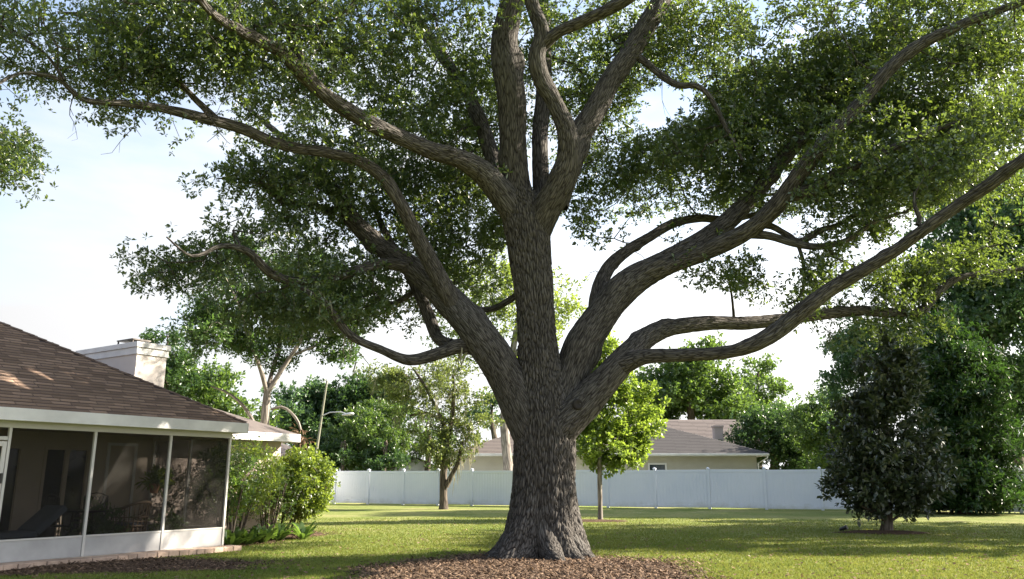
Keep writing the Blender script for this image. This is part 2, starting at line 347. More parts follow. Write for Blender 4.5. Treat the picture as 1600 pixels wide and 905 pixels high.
# ------------------------------------------------------------------ limbs, twigs and leaves
def catmull(P, step):
    P = np.asarray(P, float); out = []
    for i in range(len(P) - 1):
        p0, p1, p2, p3 = P[max(i-1, 0)], P[i], P[i+1], P[min(i+2, len(P)-1)]
        n = max(2, int(np.linalg.norm(p2[:3] - p1[:3]) / step))
        for t in np.arange(n) / n:
            out.append(.5 * ((2*p1) + (-p0+p2)*t + (2*p0-5*p1+4*p2-p3)*t*t + (-p0+3*p1-3*p2+p3)*t**3))
    out.append(P[-1]); return np.array(out)
def px_path(pts, Y0):
    """(px, py, depth offset, width px) -> (x, y, z, radius)"""
    out = []
    for px, py, dy, wpx in pts:
        p = at(px, py, Y0 + dy); d = math.hypot(p.y, p.z - EYE)
        out.append((p.x, p.y, p.z, wpx * d / FPX / 2))
    return out
def limb_mesh(name, path, seg=28, step=.08, ridge=.010, freq=14., stretch=5.5, base=(0, 0, 0), flare=None, seed=0, wob=.06, kink=0., knots=0):
    C = catmull(path, step); n = len(C); P = C[:, :3]; R = np.maximum(C[:, 3], .004)
    T = np.gradient(P, axis=0); T /= np.linalg.norm(T, axis=1)[:, None]
    s = np.concatenate([[0], np.cumsum(np.linalg.norm(np.diff(P, axis=0), axis=1))])
    u = np.cross(T[0], (0, 1, 0)); u /= np.linalg.norm(u)
    if kink:
        for i in range(n):
            P[i] += np.array(noise.noise_vector((s[i] * .9 + seed * 7, seed, 1.5))) * R[i] * kink * min(1, s[i])
    kr = random.Random(int(seed * 1000)); kn_ = [(kr.uniform(.1, .95) * s[-1], kr.uniform(0, 6.283), kr.uniform(.18, .45)) for _ in range(knots)]
    V = []; BK = []; RG = []
    ang = np.arange(seg) / seg * 2 * math.pi; ca, sa = np.cos(ang), np.sin(ang)
    for i in range(n):
        u = u - T[i] * u.dot(T[i]); u /= np.linalg.norm(u); v = np.cross(T[i], u)
        D = ca[:, None] * u + sa[:, None] * v
        r = np.full(seg, R[i])
        for k in range(seg):
            q = (ca[k] * R[i], sa[k] * R[i], s[i])
            nz = noise.noise((q[0]*2.2 + seed, q[1]*2.2, q[2]*1.3))
            rr = R[i] * (1 + wob * nz)
            for ks, ka, kh in kn_:
                dk = ((s[i] - ks) / (R[i] * .55 + .02)) ** 2 + (((ang[k] - ka + math.pi) % 6.2832 - math.pi) / .45) ** 2
                if dk < 6: rr += R[i] * kh * math.exp(-dk) * (1 - .75 * math.exp(-dk * 6))
            if flare: rr *= flare(ang[k], D[k], P[i])
            if ridge:
                ds = noise.noise((q[0]*5 + 9, q[1]*5, q[2]*3.2 + seed)) * 1.1
                f = noise.voronoi((q[0]*freq + ds, q[1]*freq + ds, q[2]*freq/stretch + seed))[0]
                h = min(1., (f[1] - f[0]) * 3.2)
                rr += ridge * (h - .6); RG.append(h)
            else: RG.append(.7)
            r[k] = rr
            BK.append((q[0] + seed * 3, q[1], q[2] * .13))
        V.append(P[i] + D * r[:, None])
    V = np.concatenate(V + [P[:1], P[-1:]]); BK += [BK[0], BK[-1]]; RG += [.5, .5]
    idx = np.arange(n * seg).reshape(n, seg); a = idx[:-1]; b = idx[1:]
    F = np.stack([a, np.roll(a, -1, 1), np.roll(b, -1, 1), b], -1).reshape(-1, 4)
    e = np.full(seg, n*seg + 1)
    F = np.concatenate([F, np.stack([idx[-1], np.roll(idx[-1], -1), e, e], -1)]) if False else F
    me = np_mesh(name, V - np.asarray(base), F, smooth=True, vec=np.array(BK), fl=np.array(RG))
    return me, C

def leaves_np(C, tips, per, R, Lf, Wf, flat=.75, up=.25, out=.5, droop=0.0, lo=.0, hi=1.0, lsc=None):
    """rosettes of folded two-triangle leaves round the centres C"""
    n = len(C)
    d = rng.normal(size=(n, tips, 3)); d /= np.linalg.norm(d, axis=2, keepdims=True)
    d *= rng.random((n, tips, 1)) ** .45; d[..., 2] *= flat
    Rr = np.broadcast_to(np.asarray(R, float).reshape(-1, 1, 1), (n, 1, 1))
    t = C[:, None, :] + d * Rr
    td = rng.random((n, 1, 1)) * .5 + rng.random((n, tips, 1)) * .35
    dirs = rng.normal(size=(n, tips, per, 3)); dirs /= np.linalg.norm(dirs, axis=3, keepdims=True)
    od = d / (np.linalg.norm(d, axis=2, keepdims=True) + 1e-6)
    dirs = dirs + od[:, :, None, :] * out; dirs[..., 2] += up - droop
    dirs /= np.linalg.norm(dirs, axis=3, keepdims=True)
    ln = Lf * (.6 + .7 * rng.random((n, tips, per, 1)))
    if lsc is not None: ln = ln * np.reshape(lsc, (-1, 1, 1, 1))
    b = t[:, :, None, :] + dirs * ln * .12
    tint = np.clip(np.broadcast_to(td, (n, tips, 1)) [:, :, :] + .3 * rng.random((n, tips, per)), 0, 1)
    b = b.reshape(-1, 3); dirs = dirs.reshape(-1, 3); ln = ln.reshape(-1, 1); tint = (lo + (hi - lo) * tint).ravel()
    nr = rng.normal(size=b.shape) * .7; nr[:, 2] += 1
    side = np.cross(dirs, nr); side /= np.linalg.norm(side, axis=1)[:, None] + 1e-9
    nr = np.cross(side, dirs)
    wd = ln * (Wf / Lf) * .5
    mid = b + dirs * ln * .62 + nr * ln * .07
    v = np.stack([b, mid + side * wd, b + dirs * ln, mid - side * wd], 1).reshape(-1, 3)
    i = np.arange(len(b)) * 4
    f = np.stack([np.stack([i, i+1, i+2], 1), np.stack([i, i+2, i+3], 1)], 1).reshape(-1, 3)
    return v, f, np.repeat(tint, 2)

def twigs(skel, sprays, bend=.35, r0=.0035, pw=.45, seg=.3, maxr=.05):
    """greedy branching: every spray grows a twig from the nearest wood already there"""
    K = len(sprays)
    cap = len(skel) + K * 14
    nodes = np.zeros((cap, 3)); nodes[:len(skel)] = skel; cnt = len(skel)
    par = -np.ones(cap, int); wt = np.zeros(cap)
    kd = KDTree(len(skel))
    for i, p in enumerate(skel): kd.insert(p, i)
    kd.balance()
    order = np.argsort([kd.find(p)[2] for p in sprays])
    for j in order:
        p = sprays[j]
        d2 = ((nodes[:cnt] - p) ** 2).sum(1); i = int(d2.argmin()); dist = math.sqrt(d2[i])
        n = int(min(12, max(1, dist / seg))); a = nodes[i].copy(); last = i
        off = rng.normal(size=3) * dist * bend * .3; off[2] -= dist * .06
        for k in range(1, n + 1):
            t = k / n
            if cnt >= cap: break
            nodes[cnt] = a + (p - a) * t + off * math.sin(math.pi * t) + rng.normal(size=3) * .02 * (k < n)
            par[cnt] = last; last = cnt; cnt += 1
        wt[last] += 1
    for i in range(cnt - 1, len(skel) - 1, -1):
        if par[i] >= len(skel): wt[par[i]] += wt[i]
    e = np.arange(len(skel), cnt); r = np.minimum(r0 * np.maximum(wt, 1) ** pw, maxr)
    A = nodes[par[e]]; B = nodes[e]
    ra = np.where(par[e] >= len(skel), r[par[e]], r[e] * 1.15); rb = r[e]
    return A, B, ra, rb
def twig_mesh(name, A, B, ra, rb, base, n=4):
    d = B - A; ln = np.linalg.norm(d, axis=1)[:, None] + 1e-9; d = d / ln
    u = np.cross(d, np.array([.31, .17, .93])); u /= np.linalg.norm(u, axis=1)[:, None] + 1e-9; v = np.cross(d, u)
    V = []
    for k in range(n):
        a = 2 * math.pi * k / n; V.append(A + (u*math.cos(a) + v*math.sin(a)) * ra[:, None])
    for k in range(n):
        a = 2 * math.pi * k / n; V.append(B + (u*math.cos(a) + v*math.sin(a)) * rb[:, None])
    V = np.stack(V, 1).reshape(-1, 3); i = np.arange(len(A)) * 2 * n
    F = np.concatenate([np.stack([i+k, i+(k+1) % n, i+n+(k+1) % n, i+n+k], 1) for k in range(n)])
    bk = V.copy(); bk[:, 2] *= .22
    return np_mesh(name, V - np.asarray(base), F, smooth=True, vec=bk, fl=np.full(len(V), .7))
def to_px(P):
    """where points fall in the photograph's frame (used to keep the crown's sky gaps)"""
    x, y, z = P[:, 0], P[:, 1], P[:, 2] - EYE
    f = y * math.cos(PITCH) + z * math.sin(PITCH); q = -y * math.sin(PITCH) + z * math.cos(PITCH)
    return 800 + FPX * x / f, 452.5 - FPX * q / f
def blob_points(blobs, Y0, shell=0.0, per=6, tight=.24):
    """blobs: (px, py, rx px, ry px, depth offset, depth radius m, count) -> points in those ellipsoids"""
    out = []
    for px, py, rx, ry, dy, dr, n in blobs:
        c = at(px, py, Y0 + dy); k = math.hypot(c.y, c.z - EYE) / FPX
        nc = max(2, n // per); d = rng.normal(size=(nc, 3)); d /= np.linalg.norm(d, axis=1)[:, None]
        d *= (shell + (1 - shell) * rng.random((nc, 1))) ** (1 / 2.6)
        sc = np.array([rx * k, dr, ry * k]); cc = np.array(c) + d * sc; g_ = tight * min(sc.mean(), 3.)
        out.append(np.repeat(cc, per, 0)[:max(n, 1)] + rng.normal(size=(nc * per, 3))[:max(n, 1)] * g_ * np.array([1, 1, .7]))
    return np.concatenate(out)

def small_tree(name, label, base, limbs, blobs, leaf, bark, Y0, tips=9, per=6, R=.45, Lf=.11, Wf=.05, group=None, shell=.3,
               ridge=.006, cat='tree', flat=.75, up=.2, droop=0., holes=(), seg=12, stepm=.2, r0=.004, maxr=.05, clump=0, lo=0., hi=1., extra=None):
    """trunk limbs given as pixel paths at their own depths, crown grown on twigs between them"""
    t = thing(name, label, cat, base, 0, group)
    sk = []
    for i, pts in enumerate(limbs):
        path = px_path(pts, Y0)
        if i == 0:
            path = [(base[0], base[1], -.05, path[0][3] * 1.35)] + path
        me, C = limb_mesh('trunk' if i == 0 else 'limb', path, seg, stepm, ridge, 12., 4., base, seed=i * 1.7 + base[0])
        link('trunk' if i == 0 else 'limb', me, M[bark], t); sk.append(C[:, :3])
    sk = np.concatenate(sk)
    P = blob_points(blobs, Y0, shell)
    P = P[P[:, 2] > .25]
    if len(holes):
        X, Yp = to_px(P); keep = np.ones(len(P), bool)
        for hx, hy, hrx, hry in holes: keep &= ((X - hx) / hrx) ** 2 + ((Yp - hy) / hry) ** 2 > 1
        P = P[keep]
    lowest = base[2] + .3
    skf = sk[sk[:, 2] > lowest + .25 * (P[:, 2].min() - lowest)] if len(sk) > 8 else sk
    A, B, ra, rb = twigs(skf[::2] if len(skf) > 6 else skf, P, r0=r0, maxr=maxr)
    tag(link('branchwork', twig_mesh('branchwork', A, B, ra, rb, base), M[bark], t), kind='stuff')
    v, f, ti = leaves_np(P, tips, per, R, Lf, Wf, flat, up, droop=droop, lo=lo, hi=hi)
    tag(link('crown', np_mesh('crown', v - np.asarray(base), f, ti), M[leaf], t), kind='stuff')
    return t, P

#@@OAK
# ------------------------------------------------------------------ the great oak
YO = 15.25
OB = (.52, YO, 0)
oak = thing('oak_tree', 'massive old spreading oak with thick furrowed trunk rising from the mulch bed', 'tree', OB)
def oak_flare(a, D, P):
    z = P[2]
    if z > 2.2: return 1.0
    phi = math.atan2(D[1], D[0])
    k = max(0., 1 - z / 1.5) ** 2
    lob = .13 * math.cos(3 * phi + .7) + .13 * math.cos(5 * phi - 1.1) + .05 * math.cos(8 * phi + .4) + .05 * math.cos(2 * phi)
    fold = .03 * math.cos(6 * phi + .8) + .02 * math.cos(9 * phi)
    return 1 + k * (.05 + 1.25 * lob) + fold * max(0, 1 - z / 2.2)
trunk_px = [(842, 905, 0, 150), (843, 885, 0, 140), (844, 866, 0, 124), (846, 840, 0, 112), (848, 800, 0, 99), (850, 750, 0, 92), (851, 710, 0, 93), (850, 670, 0, 93),
            (847, 630, 0, 84), (843, 590, 0, 72), (841, 550, 0, 64), (838, 500, 0, 58), (834, 450, 0, 60), (829, 410, 0, 64), (825, 370, 0, 68), (818, 335, 0, 66), (812, 305, .0, 54)]
me, C = limb_mesh('trunk', px_path(trunk_px, YO), 280, .027, .034, 20., 5., OB, oak_flare, 2.0, .05)
link('trunk', me, M['oak_bark'], oak)
SK = [C[:, :3]]
for i, (a, ln, r0_) in enumerate([(-2.75, .62, .22), (-2.05, .5, .20), (-1.45, .75, .24), (-.75, .55, .20), (-.15, .45, .21), (.9, .8, .22), (2.2, .8, .22), (3.05, .55, .22)]):
    dx, dy = math.cos(a), math.sin(a); sd_ = .18 * math.sin(i * 2.1)
    pth = [(OB[0] + dx * q + dy * sd_ * q * q, OB[1] + dy * q - dx * sd_ * q * q, z, r) for q, z, r in ((.30, .75, r0_ * .75), (.48, .36, r0_ * .95), (.68, .12, r0_ * .85), (.68 + ln * .3, .03, r0_ * .6), (.68 + ln * .6, -.03, r0_ * .35), (.68 + ln, -.10, r0_ * .12))]
    me, C_ = limb_mesh('root', pth, 40, .03, .012, 18., 5., OB, None, i * 3.3 + .5, .2)
    link('root', me, M['oak_bark'], oak)
LIMBS = [  # (ridge, seg, points)
 (.016, 72, [(815,325,0,50),(808,290,0,46),(803,235,-.1,44),(800,180,-.2,44),(795,120,-.3,46),(790,60,-.4,40),(800,0,-.6,36),(812,-60,-.8,32),(830,-140,-1,24),(850,-230,-1.2,14)]),
 (.016, 72, [(835,370,0,48),(853,330,-.2,50),(872,298,-.4,48),(888,255,-.6,42),(886,205,-.8,32),(866,160,-.9,27),(847,128,-1,28),(838,92,-1.1,27),(846,52,-1.2,25),(832,8,-1.3,22),(820,-60,-1.5,18),(825,-150,-1.8,10)]),
 (.010, 40, [(842,76,-1.1,22),(870,52,-1.3,18),(905,36,-1.5,18),(950,14,-1.8,18),(1000,-15,-2.2,15),(1060,-70,-3,9)]),
 (.014, 60, [(868,320,.1,44),(885,270,.1,40),(908,212,.2,39),(942,150,.3,35),(985,80,.5,32),(1030,5,.7,31),(1065,-65,1,26),(1090,-150,1.2,16),(1100,-230,1.4,8)]),
 (.010, 44, [(846,330,.5,30),(845,270,.8,28),(846,200,1,26),(850,120,1.3,24),(850,40,1.6,22),(840,-40,2,18),(850,-150,2.4,9)]),
 (.016, 64, [(812,345,0,46),(790,310,-.2,46),(762,276,-.4,41),(722,250,-.8,32),(660,231,-1.3,27),(600,204,-1.8,26),(545,173,-2.3,26),(508,148,-2.7,24),(470,112,-3.1,24),(440,80,-3.5,21),(402,62,-3.9,18),(364,42,-4.4,15),(331,20,-4.9,12),(300,-20,-5.4,9),(260,-90,-6,5)]),
 (.008, 36, [(500,146,-2.7,20),(470,95,-2.6,20),(455,48,-2.6,18),(432,20,-2.7,15),(400,-30,-2.8,11),(370,-100,-3,6)]),
 (.010, 44, [(800,310,.1,34),(782,278,.4,28),(765,235,.8,26),(745,180,1.2,22),(715,120,1.6,19),(672,62,2,18),(640,15,2.4,15),(610,-60,2.8,10),(590,-140,3,5)]),
 (.018, 80, [(850,740,0,50),(838,690,-.05,66),(822,648,-.1,70),(797,598,-.1,62),(768,552,-.1,58),(738,512,-.1,54),(710,480,0,52),(680,452,.1,44),(632,412,.3,34),(592,386,.5,31),(556,350,.7,29),(528,308,.9,25),(500,278,1.1,20),(468,240,1.4,15),(430,205,1.8,10),(390,170,2.2,5)]),
 (.010, 44, [(712,486,-.1,30),(692,442,-.3,30),(658,382,-.6,26),(632,330,-.9,23),(600,280,-1.2,20),(560,252,-1.5,18),(510,238,-1.9,18),(470,232,-2.2,18),(425,222,-2.6,18),(372,200,-3,19),(312,184,-3.4,17),(252,169,-3.8,14),(190,161,-4.2,12),(132,156,-4.5,9),(92,124,-4.8,7),(60,116,-5,6),(28,116,-5.2,5),(-10,135,-5.4,5),(-60,170,-5.6,5),(-90,220,-5.8,4)]),
 (.004, 20, [(345,192,-3.2,11),(308,158,-3.2,10),(280,130,-3.3,8),(248,108,-3.4,6),(215,70,-3.5,5),(180,30,-3.6,3)]),
 (.006, 24, [(524,330,.9,12),(490,322,.6,11),(446,316,.3,10),(430,304,.2,8),(413,292,.1,6),(380,275,-.1,4),(340,280,-.3,2)]),
 (.008, 28, [(640,418,.2,22),(598,411,-.2,18),(556,423,-.6,17),(518,433,-.9,16),(458,440,-1.3,14),(420,424,-1.6,15),(386,392,-1.9,12),(345,385,-2.2,8),(300,400,-2.5,5),(260,370,-2.8,3)]),
 (.008, 36, [(752,540,0,34),(716,541,-.2,25),(688,552,-.3,21),(640,563,-.5,18),(594,546,-.8,14),(552,527,-1,13),(526,497,-1.2,12),(505,470,-1.4,10),(470,450,-1.6,6)]),
 (.008, 30, [(706,540,-.1,22),(684,528,.2,20),(668,490,.5,20),(648,448,.8,17),(625,405,1.1,14),(600,360,1.4,11),(580,310,1.7,7)]),
 (.005, 20, [(648,455,.8,10),(625,470,.9,9),(607,474,1,8),(580,465,1.2,5)]),
 (.006, 24, [(815,455,.5,12),(795,470,.7,11),(768,483,.9,10),(735,482,1.1,9),(700,475,1.4,7),(670,460,1.7,4)]),
 (.018, 80, [(862,690,0,50),(876,630,.05,54),(890,585,.1,56),(912,534,.2,57),(945,482,.3,54),(988,443,.4,49),(1040,410,.5,42),(1092,380,.6,35),(1132,351,.7,31),(1172,312,.8,28),(1212,262,.9,26),(1252,214,.9,25),(1296,168,1.0,22),(1336,116,1.1,20),(1372,66,1.2,17),(1408,14,1.3,14),(1450,-50,1.4,9),(1490,-110,1.5,4)]),
 (.014, 60, [(985,448,.45,20),(1050,414,.3,26),(1112,388,0,29),(1172,359,-.3,29),(1214,322,-.6,29),(1246,276,-.9,27),(1268,246,-1.1,25),(1302,207,-1.3,23),(1340,165,-1.4,22),(1385,112,-1.6,21),(1432,74,-1.8,19),(1480,50,-2,17),(1530,28,-2.2,14),(1600,2,-2.6,10),(1680,-30,-3,5)]),
 (.006, 28, [(1172,366,-.2,15),(1204,369,-.4,13),(1240,380,-.5,13),(1280,386,-.7,12),(1325,375,-.9,9),(1370,345,-1.2,7),(1420,330,-1.5,4)]),
 (.005, 24, [(1185,350,-.3,14),(1206,354,-.3,11),(1228,366,-.3,10),(1250,378,-.5,11),(1282,360,-.5,10),(1308,352,-.5,8),(1350,330,-.5,6)]),
 (.004, 14, [(1246,380,-.5,7),(1255,410,-.5,6),(1256,448,-.4,5),(1244,470,-.3,4),(1226,478,-.3,2)]),
 (.003, 12, [(1290,384,-.6,5),(1310,405,-.6,4),(1345,420,-.6,3)]),
 (.003, 12, [(1147,507,1.05,6),(1146,488,1.0,5),(1143,460,.9,4),(1138,430,.9,3)]),
 (.008, 32, [(1236,304,-.8,24),(1270,297,-.8,23),(1300,277,-.9,20),(1335,258,-1,17),(1380,238,-1.2,14),(1430,215,-1.4,10),(1500,190,-1.6,6)]),
 (.005, 24, [(1290,284,-.9,12),(1320,285,-.6,10),(1350,290,-.4,9),(1400,300,-.2,7),(1470,290,0,4)]),
 (.010, 40, [(934,500,.5,34),(938,448,.9,27),(955,414,1.2,22),(985,389,1.5,18),(1014,371,1.7,16),(1052,350,2,15),(1092,341,2.2,14),(1125,343,2.4,12),(1170,338,2.7,9),(1230,315,3,5)]),
 (.014, 64, [(862,700,-.1,44),(880,665,-.15,58),(905,637,-.2,54),(932,606,-.2,50),(962,577,-.2,46),(985,556,-.1,42),(1004,535,.1,36),(1030,517,.4,31),(1062,509,.6,26),(1110,506,.9,24),(1162,505,1.1,22),(1222,500,1.4,20),(1282,492,1.7,18),(1344,486,2,17),(1400,490,2.2,16),(1438,486,2.4,15),(1460,462,2.5,14),(1490,437,2.6,12),(1530,428,2.7,9),(1600,420,2.9,7),(1680,400,3,4)]),
 (.012, 48, [(968,572,-.3,36),(1008,557,-.5,25),(1060,554,-.7,21),(1112,553,-.9,21),(1152,548,-1.1,22),(1190,532,-1.3,27),(1228,507,-1.4,28),(1262,480,-1.6,26),(1302,450,-1.8,24),(1352,420,-2.1,22),(1402,389,-2.4,20),(1442,360,-2.7,20),(1492,324,-3,20),(1532,298,-3.3,21),(1570,270,-3.6,21),(1606,244,-3.9,20),(1660,190,-4.2,14),(1700,120,-4.4,8)]),
 (.005, 20, [(1434,352,-2.7,9),(1437,340,-2.7,8),(1430,325,-2.7,6),(1428,300,-2.6,4)]),
 (.006, 24, [(988,84,.5,14),(1012,100,.4,11),(1038,122,.2,12),(1062,134,0,11),(1088,134,-.1,9),(1110,152,-.2,8),(1130,190,-.3,8),(1146,222,-.4,6),(1160,250,-.5,4)]),
 (.005, 20, [(420,65,-3.8,11),(330,30,-3.4,10),(262,26,-3.4,9),(236,45,-3.4,9),(200,43,-3.5,8),(150,25,-3.6,6),(90,20,-3.8,4)]),
 (.004, 16, [(100,126,-4.8,6),(84,100,-4.8,5),(64,78,-4.9,4),(34,60,-5,3)]),
]
for i, (rd, sg, pts) in enumerate(LIMBS):
    pth = [(a_, b_, c_, d_ * .95) for a_, b_, c_, d_ in px_path(pts, YO)]
    big = max(p[3] for p in pth) > .2
    me, C = limb_mesh('limb', pth, int(sg * .8), .065 if big else .09, rd * .7, 18. if big else 22., 7., OB, None, i * 2.3 + 1, .11, .2, 6 if big else 2)
    link('limb', me, M['oak_bark'], oak); SK.append(C[2:, :3])
# pruning scar and burl on the trunk
p = at(903, 632, YO - .52)
kb = MB(); kb.lathe([(.0, -.05), (.10, -.03), (.105, .01), (.085, .035), (.06, .03), (.045, .012), (.0, .01)], 20)
kn = kb.build('pruning_scar', M['oak_bark'], oak, smooth=True, loc=p - Vector(OB)); kn.rotation_euler = (rad(82), 0, rad(20))
SK = np.concatenate(SK)
HOLES = [(1045,158,48,34),(1085,178,30,18),(905,470,44,110),(1000,300,14,12),(880,385,18,40),(1010,450,75,45),(1060,470,60,30),(1215,425,26,40),(1250,400,18,18),
         (1330,420,18,24),(1275,330,22,14),(1500,340,30,18),(1450,375,20,14),(430,375,18,14),(370,330,26,20),(290,330,34,36),(1225,160,14,10),(1240,290,10,14),(1450,145,22,10),(1310,265,16,8),(1330,30,14,12),
         (40,85,28,18),(240,70,9,8),(700,300,10,10),(830,300,9,14),(540,130,9,8),(1180,555,60,30),(310,240,70,34),(90,145,60,14),(150,300,110,90),(1360,555,40,14),(410,255,14,8),(480,345,10,10),(600,560,22,8),(1415,240,14,10),(1200,80,8,10)]
OBL = [  # px, py, rx, ry, depth offset, depth radius, sprays
 (40,20,110,60,-5.8,1.6,95),(170,50,100,80,-5,1.8,130),(290,60,100,85,-4.4,2,130),(400,50,100,85,-3.8,2,130),(520,50,100,85,-3,2.4,130),(640,40,100,85,-1.5,3,130),
 (745,40,70,80,0,3,85),(560,140,110,80,-2,2.4,120),(670,150,90,90,.4,2.6,120),(450,160,110,70,-3,2,100),(340,120,90,55,-3.8,1.6,70),(240,130,80,42,-4.2,1.2,50),(165,120,60,45,-4.6,1,34),
 (210,178,34,20,-4.2,.6,9),(150,165,36,24,-4.5,.6,9),(40,120,44,20,-5.1,.6,9),(16,215,24,26,-5.6,.5,20),(18,262,26,34,-5.7,.5,34),(372,280,60,42,-.2,1.2,42),(430,300,90,55,0,1.6,80),(520,280,100,75,.6,2,110),
 (600,320,90,70,1.6,2,95),(690,320,85,85,2.4,2.2,115),(740,410,56,70,2.6,1.8,70),(650,420,70,55,2.4,1.6,60),(770,330,36,50,2.8,1.4,36),
 (255,400,52,40,-2.3,1,34),(330,390,90,46,-1.6,1.4,66),(430,400,90,60,-.8,1.8,80),(530,410,90,55,.4,1.8,75),(300,445,60,40,-1.4,1,28),(400,470,80,40,-.5,1.4,40),(500,480,80,45,-.6,1.5,48),(590,480,70,45,.8,1.5,45),
 (350,440,70,40,-1,1.2,50),(450,480,80,40,.2,1.4,60),(560,500,60,30,.8,1.2,40),(470,420,80,50,1,1.4,60),
 (700,210,60,60,2.6,1.6,50),(760,150,50,70,2,1.6,50),
 (870,60,70,80,1.4,2.4,80),(940,110,70,90,1.6,2,70),(925,190,50,60,1.8,1.4,30),(1000,40,70,70,1,2.4,70),(980,240,60,50,1.6,1.4,36),(1040,265,70,40,1.2,1.4,42),(930,350,48,38,1.6,1,28),(980,310,60,32,1.6,1,24),
 (1090,50,90,75,0,2.6,95),(1180,70,90,90,0,2.6,110),(1120,180,60,55,-.2,1.4,44),(1190,190,80,70,.4,1.8,75),(1120,265,80,50,1,1.6,60),(1190,270,50,50,1.2,1.2,30),
 (1290,60,100,80,.2,2.8,130),(1400,60,100,75,0,2.8,130),(1520,60,100,85,-.6,2.8,130),(1600,90,70,100,-1.6,2.2,90),(1290,150,80,60,.6,1.8,80),(1390,170,90,60,-.6,2,95),(1490,180,90,70,-1.6,2,110),(1570,200,70,70,-2.6,1.6,80),
 (1370,260,90,50,-1,1.6,75),(1460,260,80,50,-1.6,1.6,70),(1310,320,70,34,-.6,1.2,36),(1390,330,60,30,-.8,1.2,26),(1480,285,60,34,-2.2,1.2,30),
 (1150,440,60,40,.9,.9,46),(1190,455,34,28,.8,.7,14),(1250,440,34,44,-.4,.7,18),(1290,410,44,28,-.6,.8,16),(1340,450,70,46,1.6,1.2,48),(1420,440,70,44,2.2,1.2,44),(1400,500,80,34,2.2,1,36),(1480,410,56,40,2.6,1,28),(1560,400,70,40,2.8,1.2,34),(1345,520,50,22,2,.8,12),
]
OBL = [(a_, b_, c_, d_, e_ + (.8 if b_ < 240 else 0), f_, int(g_ * .80)) for a_, b_, c_, d_, e_, f_, g_ in OBL]
OBL = [(a_, b_, c_, d_, e_, f_, int(g_ * (1.3 if a_ > 1250 and b_ < 330 else .95 if a_ < 650 and b_ > 100 else 1.0 if a_ < 600 else 1.4 if a_ < 1250 and b_ < 230 else 1.15))) for a_, b_, c_, d_, e_, f_, g_ in OBL] + [(1400,230,100,60,2.4,1.6,70),(1500,210,100,70,2.4,1.8,90),(1560,280,60,40,1.8,1.2,40),(1300,230,70,50,2.4,1.4,40),(1460,270,80,40,.6,1.4,50)]
P = blob_points(OBL, YO, 0, 4, .30)

X, Yp = to_px(P); keep = np.ones(len(P), bool)
for hx, hy, hrx, hry in HOLES: keep &= ((X - hx) / hrx) ** 2 + ((Yp - hy) / hry) ** 2 > 1
P = P[keep]
# the upper dome of the crown, above the frame
n = 2000
d = rng.normal(size=(n, 3)); d /= np.linalg.norm(d, axis=1)[:, None]; d *= (.55 + .45 * rng.random((n, 1))) ** .5
Q = np.array([.6, YO - .3, 8.6]) + d * np.array([10.2, 7.5, 5.6])
Q = Q[Q[:, 2] > 9.2]; qx, qy = to_px(Q); Q = Q[(qy < -70) | (Q[:, 1] < 3)]; Q = Q[np.array([noise.noise(tuple(q * .36)) for q in Q]) > .06]
n = 1000
d = rng.normal(size=(n, 3)); d /= np.linalg.norm(d, axis=1)[:, None]; d *= rng.random((n, 1)) ** .4
Q2 = np.array([1.6, YO + 4.4, 9.7]) + d * np.array([9.6, 4.4, 3.2])
lump = np.array([noise.noise(tuple(q * .45)) for q in Q2])
qx, qy = to_px(Q2); ok = (lump > .02 - .30 * (Q2[:, 0] > 3)) & (Q2[:, 2] > 7.2) & (qy < 335)
for hx, hy, hrx, hry in HOLES: ok &= ((qx - hx) / (hrx * 1.15)) ** 2 + ((qy - hy) / (hry * 1.15)) ** 2 > 1
ok &= ~((qx < 330) & (qy > 130))
n = 700; d = rng.normal(size=(n, 3)); d /= np.linalg.norm(d, axis=1)[:, None]; d *= rng.random((n, 1)) ** .4
Q3 = np.array([8.2, YO + 6.0, 10.2]) + d * np.array([4.4, 3.4, 2.6]); qx, qy = to_px(Q3); o3 = (qy < 330) & (np.array([noise.noise(tuple(q * .45)) for q in Q3]) > -.12)
for hx, hy, hrx, hry in HOLES: o3 &= ((qx - hx) / hrx) ** 2 + ((qy - hy) / hry) ** 2 > 1
sp_i = rng.integers(0, len(SK), 420); SP = SK[sp_i] + rng.normal(size=(420, 3)) * .26; SP[:, 1] -= .15; SP[:, 2] += .08; SP = SP[(SP[:, 2] > 5.6) & ((SP[:, 0] < -2.2) | (SP[:, 0] > 3.5))]; SP = SP[np.array([noise.noise(tuple(q * .7)) for q in SP]) > -.05]
P = np.concatenate([P, Q2[ok], Q3[o3], SP])
e1 = np.array([sd.y, -sd.x, 0]); e1 /= np.linalg.norm(e1); e2 = np.cross(np.array(sd), e1)
def wells(V, k=.85, th=.23): return V[np.array([noise.noise((float(q.dot(e1)) * k, float(q.dot(e2)) * k, 4.2)) for q in V]) < th]
P = wells(P); Q = wells(Q)
TA, TB, TR = [], [], []
for q in SK[rng.integers(0, len(SK), 120)]:
    if q[2] < 5.2 or abs(q[0]) < 1.6: continue
    a_ = q.copy(); dv = rng.normal(size=3); dv[2] = dv[2] * .5 - .15; dv /= np.linalg.norm(dv); r_ = .009 + .008 * rng.random()
    for k in range(6):
        b_ = a_ + dv * (.12 + .12 * rng.random()); TA.append(a_); TB.append(b_); TR.append(r_)
        if rng.random() < .5:
            sv = dv + rng.normal(size=3) * .7; TA.append(b_); TB.append(b_ + sv * .16); TR.append(r_ * .5)
        a_ = b_; dv = dv + rng.normal(size=3) * .35; dv /= np.linalg.norm(dv); r_ *= .78
TA, TB, TR = np.array(TA), np.array(TB), np.array(TR)
A, B, ra, rb = twigs(SK[::3], np.concatenate([P, Q]), r0=.0042, pw=.43, maxr=.045)
